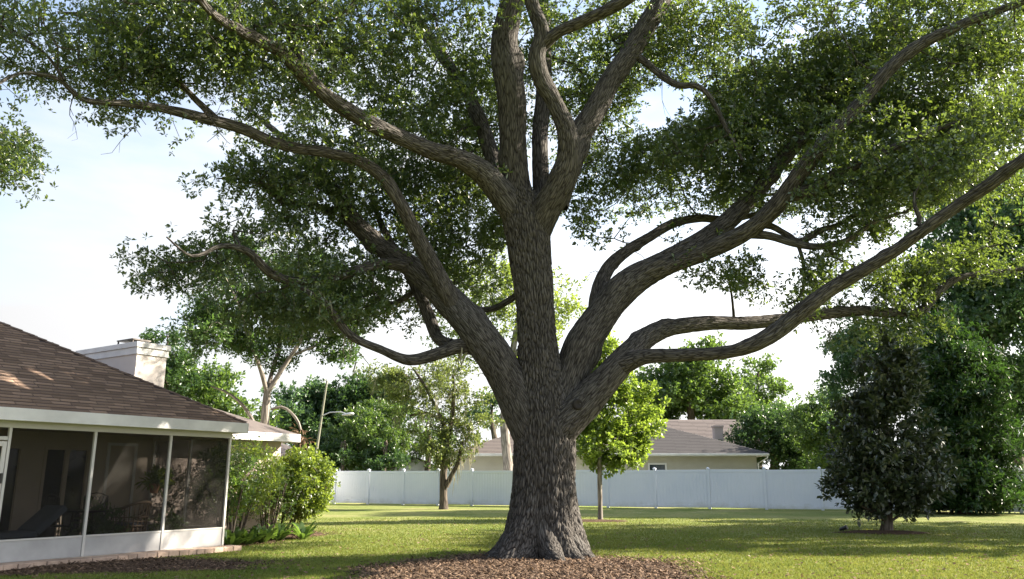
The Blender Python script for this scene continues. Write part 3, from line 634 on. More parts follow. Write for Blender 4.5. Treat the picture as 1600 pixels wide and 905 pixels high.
tag(link('branchwork', twig_mesh('branchwork', np.concatenate([A, TA]), np.concatenate([B, TB]), np.concatenate([ra, TR]), np.concatenate([rb, TR * .75]), OB, 5), M['oak_bark'], oak), kind='stuff')
v1, f1, t1 = leaves_np(P, 15, 8, .28 + .2 * rng.random(len(P)), .095, .039, .8, .15, lsc=np.clip(P[:, 1] / 15., .70, 1.05))
v2, f2, t2 = leaves_np(Q, 8, 6, .5 + .2 * rng.random(len(Q)), .20, .09, .8, .15)
tag(link('crown', np_mesh('crown', np.concatenate([v1, v2]) - np.asarray(OB), np.concatenate([f1, f2 + len(v1)]), np.concatenate([t1, t2])), M['oak_leaf'], oak), kind='stuff')

#@@HOUSE
# ------------------------------------------------------------------ the house with its screened porch
HC = Vector((-5.75, 16.8, 0)); HRZ = rad(90 - 33.5)
UX = Vector((math.cos(HRZ), math.sin(HRZ), 0)); UY = Vector((-math.sin(HRZ), math.cos(HRZ), 0))
def hloc(px, py, v):
    """where the pixel's ray meets the house's vertical plane y_local = v"""
    r = Vector(ray(px, py)); o = Vector((0, 0, EYE)) - HC
    k = (v - o.dot(UY)) / r.dot(UY); p = o + r * k
    return p.dot(UX), p.z
def hworld(x, y, z=0): return HC + UX * x + UY * y + Vector((0, 0, z))
house = thing('brick_stepped_house', 'low beige house with brown shingle hip roof and dark screened porch at left', 'house', HC, HRZ)
house.name = 'house'
PITCH_R = .56
ez = 2.50                                            # eave height
# porch slab, step pavers, knee wall
MB().box(-12, .0, 0.004, 5.2, 0, .10).build('porch_slab', M['slab'], house)
x = .18; k = 0
while x > -11:
    L_ = .20 + .03 * math.sin(k * 7.3); 
    b = MB(); b.box(x - L_, x - .008, -.34 + .012 * math.sin(k * 3.1), -.003, 0, .098 + .006 * math.sin(k * 5.7))
    b.build('brick', M['paver'], house, .008); x -= L_; k += 1
xs = [hloc(px, 760, 0)[0] for px in (5, 141, 261, 354)]
xs[3] = -.03
kz = .42
for i in range(-2, 3):
    a = xs[i] if i >= 0 else xs[0] - (1.2 + .02) * (-i); b_ = xs[i+1] if i >= 0 else xs[0] - (1.2 + .02) * (-i - 1)
    if i == -1: continue
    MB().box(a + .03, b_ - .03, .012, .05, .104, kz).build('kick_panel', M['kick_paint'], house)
    MB().box(a + .03, b_ - .03, .0, .06, kz + .002, kz + .03).build('chair_rail', M['aluminium'], house, .004)
for i in range(-2, 4):
    a = xs[i] if i >= 0 else xs[0] - 1.22 * (-i)
    MB().box(a - .023, a + .023, -.004, .066, .102, 2.26).build('post', M['aluminium'], house, .004)
for i in range(-2, 3):
    a = xs[i] if i >= 0 else xs[0] - 1.22 * (-i); b_ = xs[i+1] if i >= 0 else xs[0] - 1.22 * (-i - 1)
    if i == -1: continue
    MB().box(a + .03, b_ - .03, .030, .032, kz + .032, 2.20).build('screen_panel', M['screen'], house)
# screen door at the left edge
a, b_ = xs[0] - 1.22, xs[0]
dr = MB()
dr.box(a+.035, a+.10, -.01, .03, .13, 1.98).box(b_-.10, b_-.035, -.01, .03, .13, 1.98).box(a+.10, b_-.10, -.01, .03, 1.90, 1.98).box(a+.10, b_-.10, -.01, .03, .13, .35).box(a+.10, b_-.10, -.01, .03, 1.0, 1.06)
door = dr.build('screen_door', M['aluminium'], house, .003)
MB().box(a+.10, b_-.10, .008, .010, .35, 1.0).box(a+.10, b_-.10, .008, .010, 1.06, 1.90).build('screen_panel', M['screen'], door)
MB().box(b_-.085, b_-.05, -.045, -.012, 1.32, 1.48).build('handle', M['black_plastic'], door, .005)
MB().box(a+.03, b_-.03, .0, .06, 2.00, 2.06).build('transom_bar', M['aluminium'], house, .003)
MB().box(a+.03, b_-.03, .03, .032, 2.06, 2.20).build('screen_panel', M['screen'], house)
MB().box(-12, .0, -.008, .07, 2.20, 2.335).build('header_beam', M['aluminium'], house, .004)
# side return of the screen
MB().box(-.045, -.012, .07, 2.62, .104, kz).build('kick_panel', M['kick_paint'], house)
MB().box(-.055, .0, .07, 2.62, kz + .002, kz + .03).build('chair_rail', M['aluminium'], house)
for y in (1.3, 2.6): MB().box(-.06, .0, y - .03, y + .03, .102, 2.26).build('post', M['aluminium'], house)
MB().box(-.06, .0, .07, 2.64, 2.20, 2.335).build('header_beam', M['aluminium'], house)
for y0, y1 in ((.07, 1.27), (1.33, 2.57)): MB().box(-.032, -.030, y0, y1, kz + .032, 2.20).build('screen_panel', M['screen'], house)
# walls
BW = 2.65
doors = [(hloc(62, 760, BW)[0], hloc(136, 760, BW)[0]), (hloc(16, 760, BW)[0] - 1.2, hloc(30, 760, BW)[0])]
wl = MB()
edges = sorted(doors); cur = -12.
for a, b_ in edges:
    wl.box(cur, a, BW, BW + .2, .104, 2.3); wl.box(a, b_, BW, BW + .2, 2.02, 2.3); cur = b_
wl.box(cur, -.002, BW, BW + .2, .104, 2.3)
wl.build('wall', M['stucco'], house)
for a, b_ in edges:
    f = MB(); f.box(a, a+.06, BW-.02, BW+.12, .106, 2.018).box(b_-.06, b_, BW-.02, BW+.12, .106, 2.018).box(a+.06, b_-.06, BW-.02, BW+.12, 1.96, 2.018).box((a+b_)/2-.04, (a+b_)/2+.04, BW+.0, BW+.12, .106, 1.96)
    fr = f.build('sliding_door', M['stucco'], house)
    MB().box(a+.06, (a+b_)/2-.04, BW+.06, BW+.075, .11, 1.96).box((a+b_)/2+.04, b_-.06, BW+.06, BW+.075, .11, 1.96).build('pane', M['door_dark'], fr)
for px in (163, 206):
    xx = hloc(px, 760, BW)[0]
    MB().box(xx-.03, xx+.03, BW-.035, BW-.002, .106, 2.14).build('door_casing', M['white_paint'], house)
xx0, xx1 = hloc(163, 760, BW)[0], hloc(206, 760, BW)[0]
MB().box(xx0+.03, xx1-.03, BW-.03, BW-.003, 2.08, 2.14).build('door_casing', M['white_paint'], house)
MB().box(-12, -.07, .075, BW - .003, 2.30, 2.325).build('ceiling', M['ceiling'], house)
XE = hloc(437, 730, BW)[0]
MB().box(.002, XE, BW, BW + .2, 0, 2.32).box(XE - .2, XE - .001, BW + .2, 9, 0, 2.32).build('wall', M['stucco_pink'], house)
ww = MB(); a = 1.05
# eaves and roof
yo = -.28; xo = .14
front = MB(); front.box(-12.5, xo - .02, yo - .03, yo, ez - .20, ez + .0).build('fascia', M['white_paint'], house, .005)
MB().box(xo - .017, xo + .012, yo - .03, BW - .55, ez - .20, ez).build('fascia', M['white_paint'], house, .005)
MB().box(-12.5, xo - .02, yo + .003, -.01, ez - .17, ez - .15).box(.003, xo - .02, -.009, BW - .55, ez - .17, ez - .15).build('soffit', M['white_paint'], house)
def roof_z(d): return ez + PITCH_R * d
run = 5.6
rf = thing('roof', None, None); rf.parent = house; del_keys = None
def roof_part(name, poly, mat, th=.05):
    m = MB(); m.prism(poly, (0, 0, -th)); return m.build(name, mat, rf)
fz = lambda y: roof_z(y - yo)
roof_part('roof_deck', [(-14, yo, fz(yo)), (xo, yo, fz(yo)), (xo - run, yo + run, fz(yo + run)), (-14, yo + run, fz(yo + run))], M['shingle'])
roof_part('roof_deck', [(xo + .001, yo + .002, ez), (xo + .001, 2 * run + yo, ez), (xo - run + .001, yo + run + .002, fz(yo + run))], M['shingle'])
roof_part('roof_deck', [(-14, yo + run + .003, fz(yo + run)), (xo - run, yo + run + .003, fz(yo + run)), (xo, yo + 2 * run, ez), (-14, yo + 2 * run, ez)], M['shingle'])
# rear wing roof
y2 = BW - .55; x2 = hloc(467, 690, BW - .55)[0]; run2 = 4.6
MB().box(xo + .02, x2 - .001, y2 - .03, y2, ez - .20, ez).box(x2, x2 + .03, y2 - .03, y2 + 9, ez - .20, ez).build('fascia', M['white_paint'], house, .005)
MB().box(xo + .02, x2 - .02, y2 + .003, BW - .003, ez - .17, ez - .15).box(XE + .003, x2 - .02, BW - .002, y2 + 9, ez - .17, ez - .15).build('soffit', M['white_paint'], house)
zz = lambda d: ez + .42 * d
roof_part('roof_deck', [(-4, y2, zz(0)), (x2, y2, zz(0)), (x2 - run2, y2 + run2, zz(run2)), (-4, y2 + run2, zz(run2))], M['shingle_far'])
roof_part('roof_deck', [(x2 + .001, y2 + .002, zz(0)), (x2 + .001, y2 + 9, zz(0)), (x2 - run2, y2 + 9, zz(run2)), (x2 - run2 + .001, y2 + run2 + .002, zz(run2))], M['shingle_far'])
roof_part('roof_deck', [(x2 - run2 - .002, y2 + run2 + .003, zz(run2)), (x2 - run2 - .002, y2 + 9, zz(run2)), (-4, y2 + 9, zz(run2)), (-4, y2 + run2 + .003, zz(run2))], M['shingle_far'])
# shingle tabs, one by one: nearest 300 as pieces, the rest joined
cs = math.cos(math.atan(PITCH_R)); sn = math.sin(math.atan(PITCH_R))
def tab_geo(wd, hgt=.19, thick=.007, jag=0.):
    # local: x along the course, y up the slope, z off the roof
    # the last face is the darker granule band printed along the top of each course
    m_ = .092; tm = thick - (thick - .004) * m_ / hgt
    return ([(0, jag, .001), (wd, jag, .001), (wd, hgt, .001), (0, hgt, .001), (0, jag, thick), (wd, jag, thick), (wd, m_, tm), (0, m_, tm), (wd, hgt, .004), (0, hgt, .004)],
            [(0,3,2,1),(4,5,6,7),(0,1,5,4),(1,2,8,5),(2,3,9,8),(3,0,4,9),(7,6,8,9)])
tabm = []
for i in range(10):
    v_, f_ = tab_geo(.325 - .004 - .006 * (i % 3), .185, .006 + .002 * (i % 2), (-.005, 0, .003)[i % 3])
    me = np_mesh('shingle', v_, f_, np.array([(i * .37) % 1] * 6 + [-.75])); me.materials.append(M['shingle']); tabm.append(me)
tabs = []
for r in range(58):
    t = r * .126
    y = yo - .012 + t * cs; z = fz(yo) + t * sn
    x = xo - (y - yo) - .02 - (.16 if r % 2 else 0) * random.random() - .05
    while x > -8.2:
        x -= .325
        if z < fz(yo + run) - .1: tabs.append((x, y, z, random.randrange(10)))
def tab_cam(t): return (hworld(t[0], t[1], t[2]) - Vector((0, 0, EYE)))
vis = []
for t in tabs:
    q = np.array([hworld(t[0], t[1], t[2])]); X_, Y_ = to_px(q); vis.append((0 if -20 < X_[0] < 1600 else 1, tab_cam(t).length))
order = sorted(range(len(tabs)), key=lambda i: vis[i])
rest_v = []; rest_f = []; rest_t = []
for j, i in enumerate(order):
    x, y, z, kk = tabs[i]
    if j < 300:
        o = link('shingle', tabm[kk], None, rf, (x, y, z)); o.rotation_euler = (math.atan(PITCH_R), 0, 0)
    else:
        v_, f_ = tab_geo(.32 - .006 * (kk % 3), .185, .007); b0 = len(rest_v)
        rest_v += [(x + a, y + b_ * cs - c * sn, z + b_ * sn + c * cs) for a, b_, c in v_]; rest_f += [tuple(q + b0 for q in ff) for ff in f_]; rest_t += [(kk * .37) % 1] * 6 + [-.75]
tag(link('shingle_field', np_mesh('shingle_field', rest_v, rest_f, rest_t), M['shingle'], rf), kind='stuff')
# hip cap
hp = MB(); 
for i in range(34):
    d0 = i * .165; q0 = Vector((xo - d0, yo + d0, fz(yo + d0) + .012)); q1 = Vector((xo - d0 - .18, yo + d0 + .18, fz(yo + d0 + .18) + .006))
    sx = Vector((.0, .13, -.0)); 
    hp.add([q0 + Vector((-.10, -.02, .006)), q0 + Vector((0, 0, .022)), q0 + Vector((.02, .10, .006)), q1 + Vector((-.10, -.02, .002)), q1 + Vector((0, 0, .012)), q1 + Vector((.02, .10, .002))],
           [(0,1,4,3),(1,2,5,4),(0,3,5,2),(0,2,1),(3,4,5)])
hp.build('hip_cap', M['shingle'], rf)
# chimney: its near upper corner seen at (215, 533)
cz = at(216, 534, 19.4); cl = cz - HC; cx, cy = cl.dot(UX), cl.dot(UY)
ch = MB(); CW, CD = .80, 2.65
ch.box(cx, cx + CW, cy, cy + CD, 2.2, cz.z - .30).build('chimney', M['stucco_pink'], house)
chm = [o for o in house.children if o.name.startswith('chimney')][0]
chm.data.materials[0] = M['chimney']
MB().box(cx - .03, cx + CW + .03, cy - .03, cy + CD + .03, cz.z - .30, cz.z - .13).box(cx - .06, cx + CW + .06, cy - .06, cy + CD + .06, cz.z - .128, cz.z).build('chimney_cap', M['white_paint'], chm, .006)
fl = MB(); fl.box(cx + .15, cx + .65, cy + .5, cy + 1.2, cz.z + .13, cz.z + .16)
for a, b_ in ((.17, .52), (.59, .52), (.17, 1.16), (.59, 1.16)): fl.box(cx + a, cx + a + .03, cy + b_, cy + b_ + .03, cz.z + .001, cz.z + .13)
fl.box(cx + .3, cx + .5, cy + .7, cy + 1.0, cz.z + .001, cz.z + .09)
fl.build('flue', M['flue'], chm)
# porch furniture
PG = 'porch furniture'
def lattice_chair(loc, rz, label):
    t = thing('patio_chair', label, 'chair', loc, rz, None)
    MB().box(-.23, .23, -.22, .22, .43, .455).build('seat', M['dark_metal'], t, .01)
    for sx in (-1, 1):
        MB().tube([(sx*.22, -.2, 0), (sx*.215, -.2, .25), (sx*.22, -.19, .44), (sx*.24, -.19, .64)], .013, 6).build('leg', M['dark_metal'], t)
        MB().tube([(sx*.21, .26, 0), (sx*.2, .2, .25), (sx*.21, .2, .46), (sx*.21, .27, .95)], .013, 6).build('leg', M['dark_metal'], t)
        MB().tube([(sx*.24, -.19, .64), (sx*.255, 0, .66), (sx*.22, .22, .66)], .014, 6).build('armrest', M['dark_metal'], t)
    b = MB(); b.tube([(-.21, .27, .95), (-.1, .285, 1.0), (0, .29, 1.02), (.1, .285, 1.0), (.21, .27, .95)], .013, 6).tube([(-.21, .21, .52), (.21, .21, .52)], .01, 6)
    for i in range(-3, 4):
        b.tube([(i*.06, .21, .52), (max(-.2, min(.2, i*.06 + .14)), .27, .96)], .008, 5); b.tube([(i*.06, .212, .52), (max(-.2, min(.2, i*.06 - .14)), .272, .96)], .008, 5)
    b.build('backrest', M['dark_metal'], t); return t
def porch(px, y): return hworld(hloc(px, 800, y)[0], y, .10)
lattice_chair(porch(98, 1.5), HRZ + rad(100), 'dark lattice-back metal chair at the left end of the porch table')
lattice_chair(porch(152, 1.75), HRZ + rad(-20), 'dark lattice-back metal chair behind the porch table, beside the second post')
t = thing('patio_table', 'dark metal dining table between the chairs inside the screened porch', 'table', porch(125, 1.05), HRZ)
MB().lathe([(.0, .70), (.55, .70), (.57, .715), (.55, .73), (0, .73)], 24).build('table_top', M['dark_metal'], t)
for k in range(4):
    a = k * math.pi / 2 + .6; MB().tube([(.12*math.cos(a), .12*math.sin(a), .70), (.16*math.cos(a), .16*math.sin(a), .35), (.38*math.cos(a), .38*math.sin(a), 0)], .02, 6).build('leg', M['dark_metal'], t)
t = thing('wicker_armchair', 'round-backed brown wicker armchair in the middle bay of the porch', 'chair', porch(205, .95), HRZ + rad(190))
MB().lathe([(.22, 0), (.27, .2), (.28, .38), (.0, .40)], 20).build('base', M['wicker'], t)
arc = [(.33*math.cos(a), .33*math.sin(a)) for a in [rad(-20 + 220*i/14) for i in range(15)]]
bk = MB(); 
for i, (ax, ay) in enumerate(arc):
    h = .62 + .24*math.sin(math.pi*i/14); bk.tube([(ax*.86, ay*.86, .3), (ax, ay, h)], .012, 5)
bk.tube([(ax, ay, .62 + .24*math.sin(math.pi*i/14)) for i, (ax, ay) in enumerate(arc)], .028, 8)
for z in (.42, .5, .58): bk.tube([(ax*(.88 + .3*(z-.3)), ay*(.88 + .3*(z-.3)), z) for ax, ay in arc], .010, 5)
bk.build('backrest', M['wicker'], t)
MB().lathe([(.0, .40), (.25, .402), (.27, .45), (.22, .48), (0, .485)], 20).build('cushion', M['cushion'], t, smooth=True)
t = thing('chaise_lounge', 'slate grey cushioned lounge with raised back by the left porch post', 'lounge chair', porch(35, .55), HRZ)
MB().prism([(-.95, -.3, .34), (.15, -.3, .34), (.15, -.3, .44), (-.95, -.3, .44)], (0, .62, 0)).build('seat_cushion', M['cushion'], t, .02)
MB().prism([(.17, -.3, .36), (.62, -.3, .78), (.54, -.3, .86), (.09, -.3, .45)], (0, .62, 0)).build('back_cushion', M['cushion'], t, .02)
fr = MB()
for yy in (-.33, .33): fr.box(-1, .2, yy-.02, yy+.02, .29, .33)
fr.build('frame', M['dark_metal'], t)
for sx in (-.9, .1):
    for yy in (-.33, .33): MB().box(sx-.02, sx+.02, yy-.02, yy+.02, 0, .29).build('leg', M['dark_metal'], t)
def potted(name, label, loc, n, Lf, spread, hgt, pot=True, droop=.1, cat='plant', leafm='mid_leaf', hang=False):
    t = thing(name, label, cat, loc)
    if pot:
        MB().lathe([(.10, 0), (.15, .24), (.165, .25), (.165, .28), (.14, .28), (.13, .25), (0, .25)], 18).build('pot', M['terracotta'], t, smooth=False)
    if hang:
        h = MB()
        for k in range(3):
            a = k*2.1; h.tube([(.15*math.cos(a), .15*math.sin(a), .27), (0, 0, .9), (0, 0, hang)], .005, 4)
        h.build('hanger', M['dark_metal'], t)
    C_ = np.array([[0, 0, .28 + hgt * .35]]) + rng.normal(size=(n, 3)) * np.array([spread, spread, hgt * .35])
    C_[:, 2] = np.maximum(C_[:, 2], .27)
    v, f, ti = leaves_np(C_, 4, 5, .12, Lf, Lf * .28, 1, .3, droop=droop)
    tag(link('foliage', np_mesh('foliage', v, f, ti), M[leafm], t), kind='stuff')
    st = MB()
    for c in C_[:10]: st.tube([(0, 0, .24), (c[0]*.5, c[1]*.5, .3 + (c[2]-.3)*.6), tuple(c)], .006, 4)
    st.build('stem', M['dark_bark'], t); return t
hx, hz = hloc(242, 755, 1.2)
hb = potted('hanging_basket', 'bright green fern in a hanging basket under the porch ceiling', hworld(hx, 1.2, hz - .2), 16, .26, .15, .3, True, .1, leafm='bright_leaf', hang=(2.3 - (hz - .2) - .002) / .68); hb.scale = (.68, .68, .68)
potted('potted_plant', 'dark leafy potted plant on the porch floor beside the second post', porch(146, .75), 26, .14, .15, .5)
potted('potted_plant', 'dark leafy potted plant on the porch floor by the right end of the table', porch(172, .7), 22, .12, .13, .4)
potted('potted_plant', 'small potted plant on the porch floor beside the third post', porch(262, .6), 18, .12, .12, .3)

#@@SHRUBS
# ------------------------------------------------------------------ shrubs by the house
def bush(name, label, base, c, rx, ry, rz, n, tips, per, R, Lf, Wf, leaf, stems=9, shell=.5, cat='shrub', up=.3, lean=(0, 0), dark='dark_bark', lo=0, hi=1):
    t = thing(name, label, cat, base)
    d = rng.normal(size=(n, 3)); d /= np.linalg.norm(d, axis=1)[:, None]; d *= (shell + (1 - shell) * rng.random((n, 1))) ** .5
    C_ = np.array(c) + d * np.array([rx, ry, rz]); C_[:, 2] = np.maximum(C_[:, 2], .08)
    C_ += rng.normal(size=C_.shape) * .06
    sk = []
    for k in range(stems):
        a = 2*math.pi*k/stems + rng.random(); q = np.array(c) + np.array([rx*.55*math.cos(a), ry*.55*math.sin(a), rz*(-.1 + .5*rng.random())])
        b0 = np.array(base) + np.array([.10*math.cos(a), .10*math.sin(a), 0])
        for s_ in np.linspace(0, 1, 9): sk.append(b0 + (q - b0) * s_ + np.array([0, 0, .12*math.sin(math.pi*s_)]))
    sk = np.array(sk).reshape(stems, 9, 3)
    A0 = sk[:, :-1].reshape(-1, 3); B0 = sk[:, 1:].reshape(-1, 3)
    r_ = np.tile(np.linspace(.022, .008, 9), (stems, 1)); 
    A, B, ra, rb = twigs(sk.reshape(-1, 3), C_, r0=.0028, maxr=.012, seg=.15)
    tag(link('branchwork', twig_mesh('branchwork', np.concatenate([A0, A]), np.concatenate([B0, B]), np.concatenate([r_[:, :-1].ravel(), ra]), np.concatenate([r_[:, 1:].ravel(), rb]), base, 5), M[dark], t), kind='stuff')
    v, f, ti = leaves_np(C_, tips, per, R, Lf, Wf, .9, up, lo=lo, hi=hi)
    tag(link('foliage', np_mesh('foliage', v - np.asarray(base), f, ti), M[leaf], t), kind='stuff'); return t
b = gnd(458, 806); c = at(482, 748, b.y)
kk = b.y / FPX
bush('round_shrub', 'bright green rounded shrub with a bare lower stem fan at the house corner', (-5.75, 21.2, 0), (-5.35, 21.2, 1.25), .72, .74, .82, 430, 8, 6, .16, .078, .042, 'bright_leaf', 10, .55)
c2 = hworld(1.5, 1.55)
bush('loose_shrub', 'loose twiggy shrub with yellow-green leaves against the beige house wall', (c2.x, c2.y, 0), (c2.x + .1, c2.y, 1.45), .95, .8, .8, 190, 7, 6, .17, .07, .032, 'bright_leaf', 9, .35)
c3 = hworld(.75, .9)
bush('loose_shrub', 'leafy shrub seen beside and through the right porch screen', (c3.x, c3.y, 0), (c3.x - .1, c3.y, 1.35), .75, .55, .8, 130, 7, 6, .17, .07, .032, 'mid_leaf', 8, .35)
c4 = hworld(2.7, 1.9)
bush('sparse_shrub', 'sparse brown-twigged shrub between the loose shrub and the round one', (c4.x, c4.y, 0), (c4.x, c4.y, 1.05), .7, .45, .8, 120, 6, 5, .16, .055, .028, 'mid_leaf', 12, .2)
def broad_plant(label, x, y, n=46, Lf=.52):
    base = hworld(x, y); t = thing('broad_leaf_plant', label, 'plant', base, 0, 'broad leaved plants under the wall')
    for k in range(1):
        m = MB()
        for i in range(n):
            a = random.random()*6.28; el = .5 + .7*random.random(); ln = Lf*(.7 + .5*random.random()); wd = .035 + .02*random.random()
            dx, dy = math.cos(a), math.sin(a); o_ = Vector((dx*.1*random.random(), dy*.1*random.random(), 0)); s_ = Vector((-dy, dx, 0))
            pts = []
            for q in range(5):
                tt = q/4; pts.append(o_ + Vector((dx*ln*math.cos(el)*tt*1.2, dy*ln*math.cos(el)*tt*1.2, ln*math.sin(el)*(tt - .45*tt*tt)*1.4)))
            wv = (.15, .8, 1, .7, .02); vs = []
            for q in range(5): vs += [pts[q] + s_*wd*wv[q], pts[q] - s_*wd*wv[q]]
            m.add(vs, [(2*q, 2*q+1, 2*q+3, 2*q+2) for q in range(4)])
        me = bpy.data.meshes.new('foliage'); me.from_pydata(m.v, [], m.f)
        at_ = me.attributes.new('tint', 'FLOAT', 'FACE'); at_.data.foreach_set('value', np.repeat(rng.random(n), 4).astype(np.float32))
        tag(link('foliage', me, M['mid_leaf'], t), kind='stuff')
spots = [(.6, .55, 'clump of broad strappy leaves at the foot of the porch corner post'), (1.2, .75, 'clump of broad strappy leaves under the loose shrub'), (1.75, .9, 'low clump of broad leaves in the mulch, third from the porch corner'),
         (2.35, 1.15, 'low clump of broad leaves just left of the round shrub'), (3.0, 1.0, 'clump of broad leaves at the foot of the round shrub')]
for x, y, l in spots: broad_plant(l, x, y)

#@@FENCE
# ------------------------------------------------------------------ white vinyl fence
fence = thing('vinyl_fence', 'long white vinyl privacy fence across the back of the lawn', 'fence', (0, 44.3, 0))
FX = [-20.5, -18.3, -16.1, -13.9, -11.9, -10.05, -8.0, -5.95, -3.98, -2.12, .14, 2.44, 4.74, 6.95, 9.32, 11.7, 13.95, 16.3, 18.7, 21.1, 23.4, 25.7, 28.1, 30.4]
FY = lambda x: 43.0 - .40 * x
for i, x in enumerate(FX):
    y = FY(x) - 44.3
    lean = .02 * math.sin(i * 2.7)
    pm = MB(); pm.box(-.065, .065, -.065, .065, -.05, 1.84); po = pm.build('post', M['vinyl'], fence, .006, loc=(x, y, 0)); po.rotation_euler = (lean * .4, lean * .5, rad(-22))
    cp = MB(); cp.box(-.08, .08, -.08, .08, 1.842, 1.865); cp.add([(-.08, -.08, 1.866), (.08, -.08, 1.866), (.08, .08, 1.866), (-.08, .08, 1.866), (0, 0, 1.93)], [(0, 1, 4), (1, 2, 4), (2, 3, 4), (3, 0, 4), (3, 2, 1, 0)])
    cp.build('post_cap', M['vinyl'], po)
    if i + 1 < len(FX):
        x1 = FX[i+1]; y1 = FY(x1) - 44.3; ln = math.hypot(x1 - x, y1 - y); a = math.atan2(y1 - y, x1 - x); sag = .012 * math.sin(i * 4.1)
        h = ln / 2 - .067
        def fl_(o): o.rotation_euler = (0, .004 * math.sin(i * 3.3), a); return o
        mid = ((x + x1) / 2, (y + y1) / 2, sag)
        fl_(MB().box(-h, h, -.028, .028, 1.66, 1.80).build('top_rail', M['vinyl'], fence, .006, loc=mid))
        fl_(MB().box(-h, h, -.028, .028, .05, .19).build('bottom_rail', M['vinyl'], fence, .006, loc=mid))
        nb = 15; bw = 2 * h / nb
        vs = []; fs = []
        prof = []
        for k in range(nb):
            prof += [(-h + k*bw + .001, -.008), (-h + k*bw + .012, -.018), (-h + (k+1)*bw - .012, -.018), (-h + (k+1)*bw - .001, -.008)]
        for X_, Y_ in prof: vs += [(X_, Y_, .16), (X_, Y_, 1.70)]
        fs = [(2*q, 2*q+2, 2*q+3, 2*q+1) for q in range(len(prof) - 1)]
        nv = len(vs); vs += [(-h, .012, .16), (h, .012, .16), (h, .012, 1.70), (-h, .012, 1.70)]; fs.append((nv+1, nv, nv+3, nv+2))
        pb = MB(); pb.add(vs, fs); fl_(pb.build('panel', M['vinyl'], fence, loc=mid))

#@@NEIGHBOR
# ------------------------------------------------------------------ neighbour house beyond the fence
NH = thing('neighbor_house', 'long low tan house with grey-brown hip roof beyond the white fence', 'house', (5, 47, 0), rad(-1))
NH.name = 'house'
def nx(px, Z): return at(px, 720, Z).x - 5
xl, xr = nx(716, 47), nx(1181, 47)
EZ = 2.78; ov = .55; pr = .36; dp = 11.
wx0, wx1 = nx(1012, 47), nx(1041, 47)
MB().box(xl, wx0, 0, .2, 0, EZ - .1).box(wx0, wx1, 0, .2, 0, .95).box(wx0, wx1, 0, .2, 2.25, EZ - .1).box(wx1, xr, 0, .2, 0, EZ - .1).box(xl, xl + .2, .2, dp - .2, 0, EZ - .1).box(xr - .2, xr, .2, dp - .2, 0, EZ - .1).box(xl, xr, dp - .2, dp, 0, EZ - .1).build('wall', M['neighbor_wall'], NH)
wf = MB().box(wx0 + .002, wx0 + .09, -.04, .1, .952, 2.248).box(wx1 - .09, wx1 - .002, -.04, .1, .952, 2.248).box(wx0 + .09, wx1 - .09, -.04, .1, 2.16, 2.248).box(wx0 + .09, wx1 - .09, -.04, .1, .952, 1.04).box(wx0 + .09, wx1 - .09, -.03, .1, 1.58, 1.62).build('window', M['white_paint'], NH)
MB().box(wx0 + .09, wx1 - .09, .04, .055, 1.04, 2.16).build('pane', M['glass'], wf)
MB().box(xl - ov, xr + ov, -ov - .02, -ov, EZ - .16, EZ - .01).box(xr + ov - .02, xr + ov, -ov, dp + ov, EZ - .16, EZ - .01).build('fascia', M['white_paint'], NH)
MB().box(xl - ov, xr + ov - .03, -ov + .002, -.002, EZ - .14, EZ - .12).build('soffit', M['neighbor_wall'], NH)
MB().box(xl - ov, xr + ov, -ov - .13, -ov - .022, EZ - .13, EZ - .005).build('gutter', M['white_paint'], NH, .01)
MB().tube([(xr + ov - .1, -ov - .07, EZ - .13), (xr + ov - .1, -ov - .07, EZ - .25), (xr + .06, -.05, EZ - .55), (xr + .06, -.05, 0)], .04, 8).build('downspout', M['white_paint'], NH)
nr_ = thing('roof', None, None); nr_.parent = NH
def nroof(poly, mat, th=.06, name='roof_deck'):
    return MB().prism(poly, (0, 0, -th)).build(name, mat, nr_)
def course_roof(x0, x1, y0, z0, slope_len, p, hip0, hip1, mat, par, seed, step=.15):
    """thin stepped courses laid over a roof plane that rises towards +y"""
    c_, s_ = math.cos(math.atan(p)), math.sin(math.atan(p)); m = MB(); tn = []
    for r in range(int(slope_len / step)):
        t0, t1 = r * step - .01, (r + 1) * step
        a, b_ = x0 + hip0 * t0 * c_, x1 - hip1 * t0 * c_
        k = 0; xx = a
        while xx < b_ - .1:
            xe = min(xx + .9 + .3 * math.sin(r * 12.9 + k * 4.1 + seed), b_); 
            q = lambda X, t, h: (X, y0 + t * c_ - h * s_, z0 + t * s_ + h * c_)
            m.add([q(xx, t0, .002), q(xe - .01, t0, .002), q(xe - .01, t0, .022), q(xx, t0, .022), q(xx, t1, .006), q(xe - .01, t1, .006)], [(0, 1, 2, 3), (3, 2, 5, 4)])
            v_ = abs(math.sin(r * 7.1 + k * 3.7 + seed)); tn += [v_, v_]; xx = xe; k += 1
    me = bpy.data.meshes.new('shingle_field'); me.from_pydata(m.v, [], m.f); a_ = me.attributes.new('tint', 'FLOAT', 'FACE'); a_.data.foreach_set('value', np.array(tn, np.float32))
    return tag(link('shingle_field', me, mat, par), kind='stuff')
half = dp / 2 + ov; rz_ = EZ + pr * half
X0, X1 = xl - ov, xr + ov
xs_ = nx(985, 47)                                    # brown gives way to charcoal here, the front hip's shade put into the colour
nroof([(X0, -ov, EZ), (X1, -ov, EZ), (X1 - half, -ov + half, rz_), (X0 + half, -ov + half, rz_)], M['shingle_far'])
nroof([(X1 + .001, -ov + .002, EZ), (X1 + .001, -ov + 2*half, EZ), (X1 - half + .001, -ov + half + .002, rz_)], M['shingle_shaded'])
nroof([(X0 - .001, -ov + .002, EZ), (X0 + half - .001, -ov + half + .002, rz_), (X0 - .001, -ov + 2*half, EZ)], M['shingle_far'])
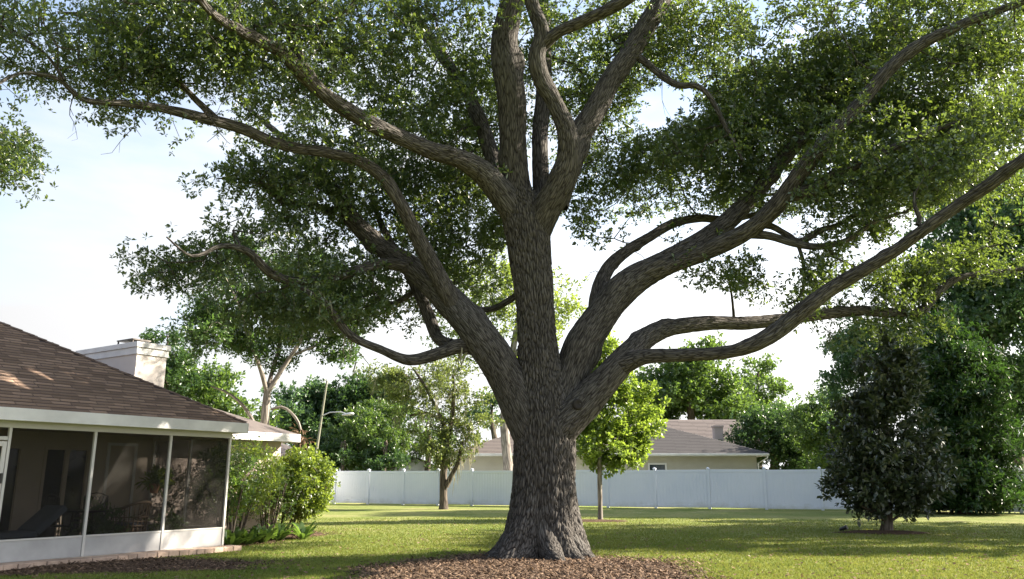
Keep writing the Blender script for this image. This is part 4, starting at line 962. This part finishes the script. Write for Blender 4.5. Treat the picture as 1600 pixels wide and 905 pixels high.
nroof([(X0, -ov + 2*half, EZ), (X0 + half, -ov + half + .003, rz_), (X1 - half, -ov + half + .003, rz_), (X1, -ov + 2*half, EZ)], M['shingle_far'])
sl_ = half / math.cos(math.atan(pr)) - .05
course_roof(X0, xs_, -ov, EZ, sl_, pr, 1, 0, M['shingle_far'], nr_, 1.)
course_roof(xs_ + .004, X1, -ov, EZ, sl_, pr, 0, 1, M['shingle_shaded'], nr_, 2.)
# rear wing behind the right hip
ra_ = at(1030, 655, 60); rb_ = at(1149, 655, 60); re_ = at(1172, 691, 57)
wz = ra_.z
RX0, RX1 = ra_.x - 5 - 1.5, rb_.x - 5
MB().box(RX0, RX1 + .4, 11.2, 17, 0, re_.z - .2).build('wall', M['neighbor_wall'], NH)
nroof([(RX0, 10.4, re_.z - .1), (RX1 + .9, 10.4, re_.z - .1), (RX1 + .2, 13.6, wz), (RX0, 13.6, wz)], M['shingle_far'])
nroof([(RX0, 13.603, wz), (RX1 + .2, 13.603, wz), (RX1 + .9, 17.4, re_.z - .1), (RX0, 17.4, re_.z - .1)], M['shingle_far'])
pw_ = math.hypot(3.2, wz - re_.z + .1)
course_roof(RX0, RX1 + .85, 10.4, re_.z - .1, pw_, (wz - re_.z + .1) / 3.2, 0, .2, M['shingle_far'], nr_, 3.)
MB().box(RX0, RX1 + .9, 10.36, 10.398, re_.z - .3, re_.z - .1).build('fascia', M['white_paint'], NH)
vp = at(1119, 690, 53)
MB().box(vp.x - 5 - .28, vp.x - 5 + .28, 5.7, 6.3, 3.4, at(1119, 668, 53).z).box(vp.x - 5 - .33, vp.x - 5 + .33, 5.65, 6.35, at(1119, 668, 53).z + .001, at(1119, 666, 53).z + .02).build('chimney', M['stucco_pink'], NH)
# pale garden building left of it
pb_ = at(650, 735, 58)
sh = thing('garden_building', 'small white gabled outbuilding peeking over the fence behind the mossy tree', 'building', (pb_.x, 58, 0), rad(25))
MB().box(-1.6, 1.6, 0, 3, 0, 2.1).build('wall', M['white_paint'], sh)
MB().prism([(-1.6, 0.001, 2.1), (1.6, 0.001, 2.1), (0, .001, 2.75)], (0, 2.99, 0)).build('gable', M['white_paint'], sh)
MB().prism([(-1.9, -.3, 2.0), (0, -.3, 2.78), (0, 3.3, 2.78), (-1.9, 3.3, 2.0)], (0, 0, .07)).prism([(1.9, -.3, 2.0), (1.9, 3.3, 2.0), (.003, 3.3, 2.78), (.003, -.3, 2.78)], (0, 0, .07)).build('roof', M['shingle_far'], sh)
# far cottage behind the wing
pc = at(470, 722, 44)
ct = thing('cottage', 'small house with brown roof just visible behind the round shrub', 'house', (pc.x - 2.2, 44, 0), rad(20))
MB().box(-3, 3, 0, 5, 0, 2.35).build('wall', M['white_paint'], ct)
MB().prism([(-3.4, -.4, 2.3), (3.4, -.4, 2.3), (1, 2.5, 3.4), (-3.4, 2.5, 3.4)], (0, 0, .07)).prism([(3.405, -.4, 2.3), (3.405, 5.4, 2.3), (1.005, 2.5, 3.4)], (0, 0, .07)).prism([(-3.4, 2.503, 3.4), (1, 2.503, 3.4), (3.4, 5.4, 2.3), (-3.4, 5.4, 2.3)], (0, 0, .07)).build('roof', M['shingle_far'], ct)
# street lamp on a leaning pole
lb = at(493, 735, 52); lt = at(511, 595, 52)
sp = thing('street_lamp', 'leaning grey pole with a cobra-head street lamp above the trees', 'street lamp', (lb.x - .3, 52, 0))
top = lt - Vector((lb.x - .3, 52, 0)); base_d = Vector((0, 0, 0))
MB().tube([base_d, top], [.10, .06], 10).build('pole', M['pole_wood'], sp)
f_ = (at(507, 650, 52).z) / top.z; a0 = top * f_; 
MB().tube([a0, a0 + Vector((.5, 0, .22)), a0 + Vector((1.2, -.05, .25)), a0 + Vector((1.5, -.05, .16))], .035, 8).build('arm', M['lamp_metal'], sp)
hd = MB(); hd.lathe([(.0, -.45), (.09, -.42), (.13, -.2), (.17, .1), (.14, .3), (0, .36)], 12); ho = hd.build('lamp_head', M['lamp_metal'], sp, smooth=True, loc=a0 + Vector((1.72, -.05, .10))); ho.rotation_euler = (0, rad(84), 0); ho.scale = (.65, 1, 1)
# garden spotlight by the magnolia
gl = gnd(1318, 832)
t = thing('garden_spotlight', 'small black spotlight on the grass left of the magnolia', 'garden light', gl, rad(-40))
MB().tube([(0, 0, -.02), (0, 0, .07)], .012, 6).build('stake', M['black_plastic'], t)
MB().tube([(-.09, 0, .07), (.05, 0, .12), (.10, 0, .14)], [.04, .055, .065], 10).build('lamp_housing', M['black_plastic'], t)

#@@TREES
# ------------------------------------------------------------------ the other trees
LT = 'trees around the lawn'; BT = 'trees beyond the house and fence'
# slim lawn tree, bright green
Yt = 28.7
b = gnd(938, 813)
small_tree('young_tree', 'slim young tree with bright green cone crown right of the oak trunk', (b.x, b.y, 0),
 [[(938, 800, 0, 7), (937, 740, 0, 7), (938, 690, 0, 6), (940, 630, 0, 5), (943, 570, 0, 3), (946, 525, 0, 2)]],
 [(945, 700, 62, 28, 0, 1.3, 60), (960, 690, 60, 34, -.3, 1.3, 60), (955, 650, 66, 42, 0, 1.4, 100), (945, 605, 54, 34, 0, 1.1, 85), (944, 568, 36, 28, 0, .8, 54), (944, 535, 18, 24, 0, .4, 24), (915, 660, 44, 40, 0, 1, 40), (990, 680, 32, 26, 0, .7, 26), (975, 725, 28, 14, 0, .7, 14), (915, 715, 22, 18, 0, .6, 14)],
 'young_leaf', 'pale_bark', Yt, 8, 7, .26, .15, .075, LT, .2)
# moss-hung lawn tree
b = gnd(693, 796); Yt = b.y
mt, mp_ = small_tree('mossy_tree', 'small leaning tree hung with grey moss in front of the fence', (b.x, b.y, 0),
 [[(693, 780, 0, 12), (693, 740, 0, 11), (695, 715, 0, 9), (698, 690, 0, 7), (694, 665, 0, 6), (680, 635, 0, 5), (665, 605, 0, 5), (645, 575, 0, 3)],
  [(697, 760, -.1, 9), (706, 742, -.2, 7), (716, 722, -.3, 6), (722, 690, -.3, 5)], [(697, 690, 0, 8), (705, 660, .2, 7), (709, 620, .3, 6), (708, 585, .3, 3)], [(690, 655, 0, 6), (665, 645, -.2, 4), (640, 650, -.4, 3)], [(690, 715, .2, 6), (685, 700, .3, 4), (672, 690, .4, 3)]],
 [(600, 590, 36, 20, 0, 1.2, 30), (650, 590, 60, 28, 0, 1.6, 76), (690, 590, 50, 26, 0, 1.6, 49), (620, 605, 40, 22, 0, 1.2, 34), (700, 640, 34, 34, 0, 1.2, 45), (660, 650, 40, 26, 0, 1.2, 34), (715, 690, 40, 26, -.3, 1.2, 57), (690, 705, 30, 22, 0, 1, 38), (735, 650, 30, 22, 0, .9, 17), (640, 690, 28, 22, 0, .9, 17), (745, 665, 40, 14, 1, .9, 19), (730, 620, 30, 20, 0, .9, 15)],
 'olive_leaf', 'dark_bark', Yt, 8, 7, .36, .14, .06, LT, .2)
def hang_moss(tree, pts, base, rng_n=7, ln=.6):
    V = []; Fc = []; Ti = []
    for p in pts:
        for k in range(rng_n):
            o = np.array(p) + rng.normal(size=3) * .12; l = ln * (.4 + .9 * rng.random()); a = rng.random() * 6.28; wd = .012 + .012 * rng.random()
            sx = np.array([math.cos(a) * wd, math.sin(a) * wd, 0]); j = rng.normal(size=3) * .06; j[2] = 0
            b0 = len(V); m = o + j + np.array([0, 0, -l * .5]); e = o + j * 1.8 + np.array([0, 0, -l])
            V += [o - sx, o + sx, m + sx * .8, m - sx * .8, e]; Fc += [(b0, b0+1, b0+2), (b0, b0+2, b0+3), (b0+3, b0+2, b0+4)]; Ti += [rng.random()] * 3
    tag(link('moss', np_mesh('moss', np.array(V) - np.asarray(base), Fc, Ti), M['moss'], tree), kind='stuff')
mp2 = [at(x, y, Yt + dy) for x, y, dy in [(706, 742, -.2), (712, 728, -.3), (716, 722, -.3), (722, 712, -.3), (700, 700, 0), (690, 665, 0), (680, 640, 0), (708, 640, .2), (709, 610, .3), (665, 648, -.2), (650, 650, -.3), (730, 690, -.3), (685, 700, .3), (705, 660, .2), (695, 715, 0), (725, 700, -.2), (735, 705, -.2)]]
hang_moss(mt, mp2 + [tuple(p) for p in mp_[::9]], (b.x, b.y, 0), 9, .7)
hang_moss(oak, [at(x, y, YO + dy) for x, y, dy in [(720, 555, -.2), (728, 560, -.2), (745, 500, .4), (538, 520, -1), (548, 545, -1), (500, 470, -1.4), (610, 480, 1), (640, 470, .8), (640, 415, .3), (1125, 345, 2.4), (1130, 347, 2.4)]], OB, 5, .32)
# magnolia
b = gnd(1385, 831); Yt = b.y
small_tree('magnolia_tree', 'dark glossy magnolia with broad skirt standing on the right lawn', (b.x, b.y, 0),
 [[(1386, 820, 0, 17), (1386, 780, 0, 14), (1385, 730, 0, 12), (1384, 670, 0, 9), (1384, 610, 0, 6), (1384, 540, 0, 3)], [(1386, 815, 0, 6), (1365, 802, -.3, 4), (1345, 790, -.5, 3)], [(1387, 818, 0, 5), (1405, 806, .2, 4), (1430, 795, .4, 3)]],
 [(1377, 752, 68, 38, 0, 1.3, 140), (1338, 750, 40, 32, -.3, .8, 40), (1425, 755, 40, 36, .1, .8, 46), (1378, 710, 66, 48, 0, 1.3, 150), (1380, 655, 56, 46, 0, 1.1, 110), (1382, 605, 44, 44, 0, .9, 70), (1384, 565, 34, 36, 0, .6, 36), (1385, 535, 18, 22, 0, .3, 10), (1390, 792, 44, 12, 0, .8, 22)],
 'magnolia_leaf', 'dark_bark', Yt, 6, 7, .20, .17, .075, LT, .45, holes=[(1330, 690, 10, 8), (1420, 640, 9, 8)])
# dense dark columnar evergreen
b = gnd(1508, 803); Yt = b.y
small_tree('podocarpus_tree', 'dense dark green columnar evergreen reaching the ground behind the magnolia', (b.x, b.y, 0),
 [[(1508, 780, 0, 14), (1506, 700, 0, 11), (1500, 600, 0, 7), (1495, 520, 0, 3)]],
 [(1500, 758, 62, 44, 0, 2, 445), (1503, 700, 62, 54, 0, 1.9, 445), (1500, 640, 54, 54, 0, 1.7, 364), (1495, 580, 52, 52, 0, 1.4, 256), (1488, 535, 36, 40, 0, 1, 121), (1535, 775, 26, 24, 0, 1, 81), (1445, 770, 30, 34, .3, 1, 67)],
 'podocarpus_leaf', 'dark_bark', Yt, 6, 8, .31, .225, .066, LT, .72, up=.15)
# tree behind the oak trunk, beyond the fence
Yt = 43.5
small_tree('tall_tree', 'tall tree with pale trunk and sunlit crown right behind the oak trunk', (at(794, 740, Yt).x, Yt + 2.2, 0),
 [[(794, 735, 2.2, 15), (790, 690, 2.2, 14), (788, 650, 2.2, 13), (796, 590, 2.2, 11), (806, 520, 2.2, 9), (820, 460, 2.2, 5)], [(788, 640, 2.2, 8), (770, 580, 2, 6), (745, 540, 1.8, 4)], [(800, 560, 2.2, 7), (840, 510, 2.4, 5), (870, 480, 2.6, 3)]],
 [(790, 500, 60, 50, 2, 2.4, 80), (760, 540, 56, 40, 2, 2.4, 56), (855, 480, 44, 52, 2, 2, 66), (870, 520, 24, 34, 2, 1.2, 18), (720, 500, 50, 40, 2, 2, 40), (800, 420, 60, 50, 2, 2.4, 70), (740, 440, 60, 40, 2, 2, 50), (720, 560, 36, 18, 2, 1.4, 12)],
 'bright_leaf', 'pale_bark', Yt, 9, 6, .6, .19, .09, BT, .2)
# pale forked tree behind the house
Yt = 27.
small_tree('forked_tree', 'pale-barked forked tree rising behind the low house roof at left', (at(416, 700, Yt).x, Yt, 0),
 [[(414, 660, 0, 13.7), (416, 630, 0, 12.2), (418, 606, 0, 10.8)], [(417, 612, 0, 8.6), (408, 580, -.3, 6.5), (395, 545, -.6, 5.8), (383, 510, -.9, 5.0), (370, 470, -1.2, 3.6), (350, 430, -1.4, 2.2)],
  [(418, 612, 0, 8.6), (424, 585, .3, 6.5), (433, 555, .6, 5.8), (440, 520, .9, 4.3), (448, 480, 1.2, 2.9), (450, 440, 1.3, 1.4)], [(419, 612, 0, 8.6), (436, 585, 0, 7.2), (452, 560, 0, 6.5), (468, 535, 0, 5.8), (478, 505, 0, 4.3), (480, 470, 0, 2.9)], [(455, 556, 0, 5.0), (480, 546, .4, 3.6), (505, 535, .8, 2.9), (535, 515, 1.2, 1.4)],
  [(424, 640, .1, 4.3), (440, 636, .1, 4.3), (455, 645, .1, 4.3), (466, 660, .1, 4.3), (470, 672, .1, 2.9)],
  [(396, 660, .5, 5.8), (386, 642, .5, 5.8), (372, 626, .4, 5.0), (352, 612, .3, 3.6), (330, 604, .2, 2.2)]],
 [(335, 520, 46, 38, -.6, 1.3, 99), (360, 470, 60, 44, -.6, 1.5, 121), (310, 490, 30, 30, -.8, .8, 36), (395, 530, 34, 24, -.4, .9, 40), (430, 450, 60, 44, .6, 1.5, 126), (440, 520, 44, 30, .6, 1.2, 67), (490, 480, 56, 40, .6, 1.5, 103), (530, 500, 40, 30, 1, 1.2, 58), (415, 560, 26, 18, .2, .7, 22), (545, 550, 20, 30, 1.2, .6, 27), (450, 560, 18, 14, .4, .5, 10), (505, 550, 16, 24, 1, .5, 13), (480, 430, 60, 40, .4, 1.4, 81), (380, 410, 60, 36, -.6, 1.2, 67), (310, 540, 24, 24, -.6, .7, 22), (370, 520, 40, 30, -.6, 1, 30), (520, 540, 30, 24, .9, .8, 24), (465, 520, 36, 22, .5, .9, 22)],
 'forked_leaf', 'pale_bark', Yt, 9, 6, .36, .125, .055, BT, .15, ridge=.004, holes=[(480, 575, 26, 22), (345, 560, 30, 14)])
dead = [at(x, y, Yt + .1) for x, y in [(470, 672), (466, 668), (474, 676), (470, 684), (462, 682), (478, 690), (466, 694)]]
dl = np.array(dead); v, f, ti = leaves_np(dl, 4, 5, .2, .22, .05, 1, -.6)
dt = thing('dead_frond', 'clump of brown dead fronds hanging from the arched branch behind the house', 'foliage', tuple(dead[0]))
tag(link('foliage', np_mesh('foliage', v - np.array(dead[0]), f, ti), M['dead_leaf'], dt), kind='stuff')
def simple_tree(label, px, py_base, Y, trunk_w, blobs, leaf, tips=8, per=8, R=.5, Lf=.27, Wf=.13, name='leafy_tree', shell=.35, bark='dark_bark', group=BT, top=None, holes=()):
    bx = at(px, 735, Y).x; ys = min(q[1] for q in blobs)
    return small_tree(name, label, (bx, Y, 0), [[(px, 735, 0, trunk_w), (px + 3, 690, 0, trunk_w * .9), (px - 2, (690 + ys) / 2, 0, trunk_w * .6), (px, ys, 0, trunk_w * .2)]], blobs, leaf, bark, Y, tips, per, R, Lf, Wf, group, shell, holes=holes, maxr=.09)
# left background
simple_tree('bright green leafy tree just above the porch roof hip, left of the forked tree', 320, 0, 36, 12, [(300, 620, 50, 46, 0, 2.2, 95), (345, 640, 56, 36, 0, 2.2, 80), (385, 650, 36, 26, 0, 1.6, 34), (285, 580, 30, 26, 0, 1.4, 24), (330, 600, 40, 26, 0, 1.6, 30)], 'mid_leaf', R=.55, Lf=.19, Wf=.09)
simple_tree('small dark crown tip showing over the chimney at left', 262, 0, 33, 10, [(262, 525, 26, 14, 0, .9, 18), (280, 550, 24, 22, 0, .9, 20), (238, 525, 12, 7, 0, .4, 4), (275, 580, 26, 26, 0, 1, 22), (255, 600, 30, 30, 0, 1, 24)], 'dark_leaf', R=.4, Lf=.15, Wf=.07)
simple_tree('dark blue-green rounded tree behind the pale forked trunk, left of the street lamp', 470, 0, 66, 12, [(468, 612, 26, 20, 0, 2, 40), (465, 650, 38, 32, 0, 2.6, 80), (450, 680, 40, 40, 0, 2.6, 70), (490, 660, 30, 40, 0, 2.4, 50)], 'teal_leaf', R=.8, Lf=.3, Wf=.15)
simple_tree('dark tree crown right of the street lamp pole', 560, 0, 68, 14, [(545, 640, 46, 32, 0, 3, 140), (590, 625, 46, 28, 0, 3, 125), (520, 670, 40, 40, 0, 3, 112), (560, 690, 60, 40, 0, 3, 140), (505, 620, 22, 14, 0, 1.6, 25)], 'dark_leaf', R=.85, Lf=.32, Wf=.15)
simple_tree('mid green feathery tree above the fence, left of the mossy tree', 585, 0, 57, 12, [(570, 680, 46, 32, 0, 2.4, 112), (610, 690, 46, 34, 0, 2.4, 112), (545, 705, 40, 26, 0, 2, 70), (590, 650, 36, 20, 0, 1.8, 42), (640, 690, 30, 26, 0, 1.8, 36)], 'mid_leaf', R=.5, Lf=.26, Wf=.07)
simple_tree('low dark thicket tree behind the fence above the round shrub', 515, 0, 59, 10, [(510, 710, 36, 22, 0, 2, 60), (545, 720, 40, 18, 0, 2, 50), (600, 722, 40, 14, 0, 1.6, 36), (480, 715, 30, 22, 0, 2, 40)], 'mid_leaf', R=.6, Lf=.25, Wf=.12)
simple_tree('slim tree with dull green crown directly behind the mossy tree, beyond the fence', 668, 0, 58, 9, [(670, 690, 34, 30, 0, 1.8, 40), (655, 660, 30, 22, 0, 1.6, 22), (690, 725, 20, 10, -2, 1, 10)], 'mid_leaf', R=.6, Lf=.25, Wf=.11)
simple_tree('far green crown showing between the mossy tree and the oak, above the roof', 770, 0, 70, 10, [(770, 640, 30, 18, 0, 2, 26), (745, 655, 26, 12, 0, 1.6, 16), (785, 625, 16, 14, 0, 1, 9)], 'teal_leaf', R=.75, Lf=.3, Wf=.14)
for lab, px_, py_, Y_, rx_, n_ in (('low leafy hedge shrub behind the fence just right of the round shrub', 535, 718, 55, 34, 46), ('low leafy hedge shrub behind the fence left of the white outbuilding', 600, 720, 54, 32, 44), ('dark shrub rising behind the street lamp pole above the fence', 500, 700, 57, 26, 40)):
    simple_tree(lab, px_, 0, Y_, 6, [(px_, py_, rx_, 18, 0, 1.4, n_), (px_ - 10, py_ - 12, rx_ * .7, 14, 0, 1.2, n_ // 2)], 'dark_leaf', R=.42, Lf=.2, Wf=.1, name='hedge_shrub', group='shrubs behind the fence')
# right background
simple_tree('broad sunlit tree behind the right part of the neighbouring roof', 1080, 0, 70, 16, [(1040, 600, 50, 42, 0, 3.4, 169), (1100, 590, 56, 40, 0, 3.4, 182), (1080, 640, 70, 36, 0, 3.4, 156), (1020, 640, 36, 30, 0, 3, 78), (1110, 555, 34, 16, 0, 2, 31), (1140, 630, 34, 40, 0, 3, 78)], 'mid_leaf', R=.85, Lf=.32, Wf=.16)
simple_tree('tall darker tree right of the sunlit one, behind the end of the neighbouring roof', 1185, 0, 74, 12, [(1190, 580, 26, 20, 0, 2, 34), (1180, 610, 36, 26, 0, 2.4, 52), (1200, 640, 28, 20, 0, 2, 30), (1165, 655, 36, 26, 0, 2.4, 44), (1205, 600, 16, 20, 0, 1.4, 12)], 'mid_leaf', R=.8, Lf=.3, Wf=.14)
simple_tree('dark olive tree at the right end of the neighbouring house, over the fence', 1210, 0, 52, 14, [(1190, 680, 40, 36, 0, 2.4, 170), (1240, 680, 46, 36, 0, 2.4, 204), (1215, 720, 60, 20, 0, 2, 102), (1260, 720, 40, 22, 0, 2, 102), (1225, 650, 30, 16, 0, 1.6, 40)], 'dark_leaf', R=.55, Lf=.2, Wf=.09, holes=[(1215, 728, 24, 6)])
simple_tree('grey-green tree leaning over the fence just left of the magnolia', 1300, 0, 46, 14, [(1290, 650, 40, 36, 0, 2, 128), (1265, 670, 34, 30, 0, 2, 80), (1310, 690, 46, 44, 0, 2, 160), (1300, 720, 40, 20, -1, 1.6, 48), (1255, 640, 18, 10, 0, 1, 12)], 'mid_leaf', R=.5, Lf=.18, Wf=.08)
simple_tree('blue-green tree behind the magnolia top', 1350, 0, 40, 12, [(1330, 560, 44, 44, 0, 1.8, 90), (1370, 540, 50, 40, 0, 1.8, 90), (1310, 540, 26, 24, 0, 1.2, 24), (1340, 620, 50, 40, 0, 1.8, 70), (1420, 560, 46, 50, 0, 1.8, 90), (1300, 600, 16, 16, 0, .8, 8)], 'teal_leaf', R=.5, Lf=.18, Wf=.09)
Yt = 39.
small_tree('broad_tree', 'big blue-green tree filling the right edge with a leaning trunk by the fence', (at(1592, 740, Yt).x, Yt + .6, 0),
 [[(1590, 735, .6, 22), (1584, 700, .6, 20), (1572, 660, .6, 17), (1560, 610, .6, 14), (1548, 540, .6, 10), (1540, 450, .6, 5)], [(1586, 715, .6, 12), (1600, 680, .6, 11), (1620, 620, .6, 8)]],
 [(1560, 320, 60, 40, .5, 3, 128), (1530, 370, 80, 50, .5, 3, 192), (1600, 380, 80, 70, .5, 3, 224), (1490, 430, 50, 50, .5, 2.4, 112), (1570, 460, 80, 60, .5, 3, 224), (1500, 500, 60, 50, .5, 2.4, 128), (1590, 550, 60, 60, .8, 2.6, 176), (1560, 620, 30, 40, 1.4, 1.6, 48), (1610, 640, 34, 40, 1, 1.6, 64), (1470, 550, 40, 40, .8, 1.8, 64)],
 'teal_leaf', 'dark_bark', Yt, 7, 7, .55, .25, .13, BT, .35, maxr=.1)
#@@SHADE
# oaks to the right, outside the frame, whose shade falls over the lawn
def shade_tree(label, x, y, h, r, n, seed):
    b = (x, y, 0); t = thing('oak_tree', label, 'tree', b, 0)
    path = [(x, y, -.05, .45), (x, y, 1.5, .36), (x + .2, y + .1, 3.5, .3), (x, y, h * .6, .2), (x, y, h * .85, .08)]
    me, C = limb_mesh('trunk', path, 16, .3, .01, 10., 4., b, seed=seed); link('trunk', me, M['dark_bark'], t)
    d = rng.normal(size=(n, 3)); d /= np.linalg.norm(d, axis=1)[:, None]; d *= (.3 + .7 * rng.random((n, 1))) ** .4
    P_ = np.array([x, y, h * .62]) + d * np.array([r, r, h * .36])
    cl = rng.normal(size=(14, 3)) * np.array([r * .6, r * .6, h * .22]) + np.array([x, y, h * .62])
    P_ = P_[np.min(np.linalg.norm(P_[:, None] - cl[None], axis=2), axis=1) < r * .42]
    A, B, ra, rb = twigs(C[3:, :3], P_, maxr=.08); tag(link('branchwork', twig_mesh('branchwork', A, B, ra, rb, b), M['dark_bark'], t), kind='stuff')
    v, f, ti = leaves_np(P_, 6, 5, .55, .32, .16); tag(link('crown', np_mesh('crown', v - np.array(b), f, ti), M['oak_leaf'], t), kind='stuff')
shade_tree('big oak right of the lawn, outside the picture', 21.5, 22.6, 12, 5.0, 900, 4.)
shade_tree('oak at the right rear of the lawn, outside the picture', 28.5, 28, 13, 6.2, 900, 9.)
shade_tree('tall oak behind the right rear corner of the lawn, outside the picture', 28.5, 26.5, 17, 5.6, 900, 6.)
#@@GRASS
# ------------------------------------------------------------------ grass, chips, fallen leaves
def grass():
    n = 280000
    a = (rng.random(n) * 2 - 1) * rad(37); dist = 10.5 / (1 - rng.random(n) * .66)
    x = np.sin(a) * dist; y = np.cos(a) * dist
    cn_ = np.array([noise.noise((xx * 1.1, yy * 1.1, 3)) + .5 * noise.noise((xx * 4, yy * 4, 8)) for xx, yy in zip(x[::1], y[::1])])
    keep = np.ones(n, bool)
    for (c, rx, ry, h, s) in BEDS:
        near = (np.abs(x - c[0]) < rx * 1.5) & (np.abs(y - c[1]) < ry * 1.5)
        for i in np.nonzero(near)[0]:
            dd = bed_h(c, rx, ry, h, s, x[i], y[i])[0]
            if dd < .92 + .1 * random.random(): keep[i] = False
    hx_ = (x - HC.x) * UX.x + (y - HC.y) * UX.y; hy_ = (x - HC.x) * UY.x + (y - HC.y) * UY.y
    keep &= ~((hy_ > -.38) & (hx_ < .22)) & ~((hy_ > BW) & (hx_ < XE))
    keep &= y < 43 - .4 * x - .15
    x, y, dist, cn_ = x[keep], y[keep], dist[keep], cn_[keep]; n = len(x)
    h = (.022 + .026 * rng.random(n)) * (1 + .25 * cn_); wd = (.004 + .003 * rng.random(n)) * np.minimum(dist / 11, 1.7)
    az = rng.random(n) * 6.283; ln = h * (.25 + .8 * rng.random(n)); b2 = rng.random(n) * 6.283
    sx, sy = np.cos(az) * wd, np.sin(az) * wd; tx, ty = np.cos(b2) * ln, np.sin(b2) * ln
    v = np.stack([np.stack([x - sx, y - sy, np.zeros(n)], 1), np.stack([x + sx, y + sy, np.zeros(n)], 1), np.stack([x + tx, y + ty, h], 1)], 1).reshape(-1, 3)
    f = np.arange(n * 3).reshape(-1, 3)
    ti = np.clip(.36 + .40 * cn_ + .13 * rng.normal(size=n), 0, 1)
    o = link('grass', np_mesh('grass', v, f, ti), M['grass']); tag(o, 'short green and straw-flecked lawn grass', 'grass', kind='stuff')
grass()
def chips(name, label, cat, area, n, mat, sz, lift=.0, tlo=0., thi=1., thick=.35):
    V = []; Fc = []; Ti = []
    for i in range(n):
        c, rx, ry, h, s = area
        a = random.random() * 6.283; d = math.sqrt(random.random()) * (1.05 + .16 * random.random() ** 2); R = bed_radius(a, s)
        x, y = c[0] + rx * R * d * math.cos(a), c[1] + ry * R * d * math.sin(a)
        hy_ = (x - HC.x) * UY.x + (y - HC.y) * UY.y; hx_ = (x - HC.x) * UX.x + (y - HC.y) * UX.y
        if hy_ > -.36 and hx_ < .2: continue
        z = max(bed_h(c, rx, ry, h, s, x, y)[1], 0) + .008 + lift * random.random()
        l = sz * (.4 + 1.1 * random.random()); w_ = l * (.18 + .3 * random.random()); t = w_ * thick
        e = Vector((1, 0, 0)); from_ = random.random() * 6.283; pt = random.gauss(0, .28); 
        dx = Vector((math.cos(from_) * math.cos(pt), math.sin(from_) * math.cos(pt), math.sin(pt))); dy = Vector((-math.sin(from_), math.cos(from_), random.gauss(0, .3))).normalized(); dz = dx.cross(dy)
        o = Vector((x, y, z + abs(math.sin(pt)) * l * .5)); b0 = len(V)
        V += [o - dx*l/2 - dy*w_/2, o + dx*l/2 - dy*w_/3, o + dx*l/2 + dy*w_/3, o - dx*l/2 + dy*w_/2, o - dx*l/2 + dz*t, o + dx*l/2 + dz*t]
        Fc += [(0+b0, 1+b0, 5+b0), (0+b0, 5+b0, 4+b0), (3+b0, 4+b0, 5+b0), (3+b0, 5+b0, 2+b0), (1+b0, 2+b0, 5+b0), (0+b0, 4+b0, 3+b0)]
        Ti += [tlo + (thi - tlo) * random.random() ** 2] * 6
    tag(link(name, np_mesh(name, np.array([tuple(q) for q in V]), Fc, Ti), M[mat]), label, cat, kind='stuff')
chips('wood_chips', 'brown wood chips spread over the mulch round the oak', 'mulch', BEDS[0], 15000, 'chip', .055, .015)
chips('fallen_leaves', 'tan fallen leaves scattered over the oak mulch', 'leaves', BEDS[0], 1500, 'dead_leaf', .07, .02, .2, 1, .1)
chips('leaf_litter', 'brown leaf litter in front of the porch step', 'leaves', BEDS[1], 5000, 'chip', .05, .01)
chips('leaf_litter', 'brown leaf litter under the shrubs by the house wall', 'leaves', BEDS[2], 3000, 'chip', .05, .01)

def lawn_leaves(n):
    a = (rng.random(n) * 2 - 1) * rad(36); dist = 11.5 / (1 - rng.random(n) * .6); x = np.sin(a) * dist; y = np.cos(a) * dist
    hx_ = (x - HC.x) * UX.x + (y - HC.y) * UX.y; hy_ = (x - HC.x) * UY.x + (y - HC.y) * UY.y
    k = ~((hy_ > -.5) & (hx_ < .3)) & ~((hy_ > BW - .3) & (hx_ < XE)) & (y < 42 - .4 * x)
    x, y = x[k], y[k]; n = len(x)
    C_ = np.stack([x, y, .022 + .02 * rng.random(n)], 1)
    v, f, ti = leaves_np(C_, 1, 1, .01, .09, .045, 1, 0., out=0.)
    v[:, 2] = np.maximum(v[:, 2] * .35 + .012, .012)
    tag(link('fallen_leaves', np_mesh('fallen_leaves', v, f, ti), M['dead_leaf']), 'brown fallen leaves scattered over the lawn grass', 'leaves', kind='stuff')
lawn_leaves(4200)
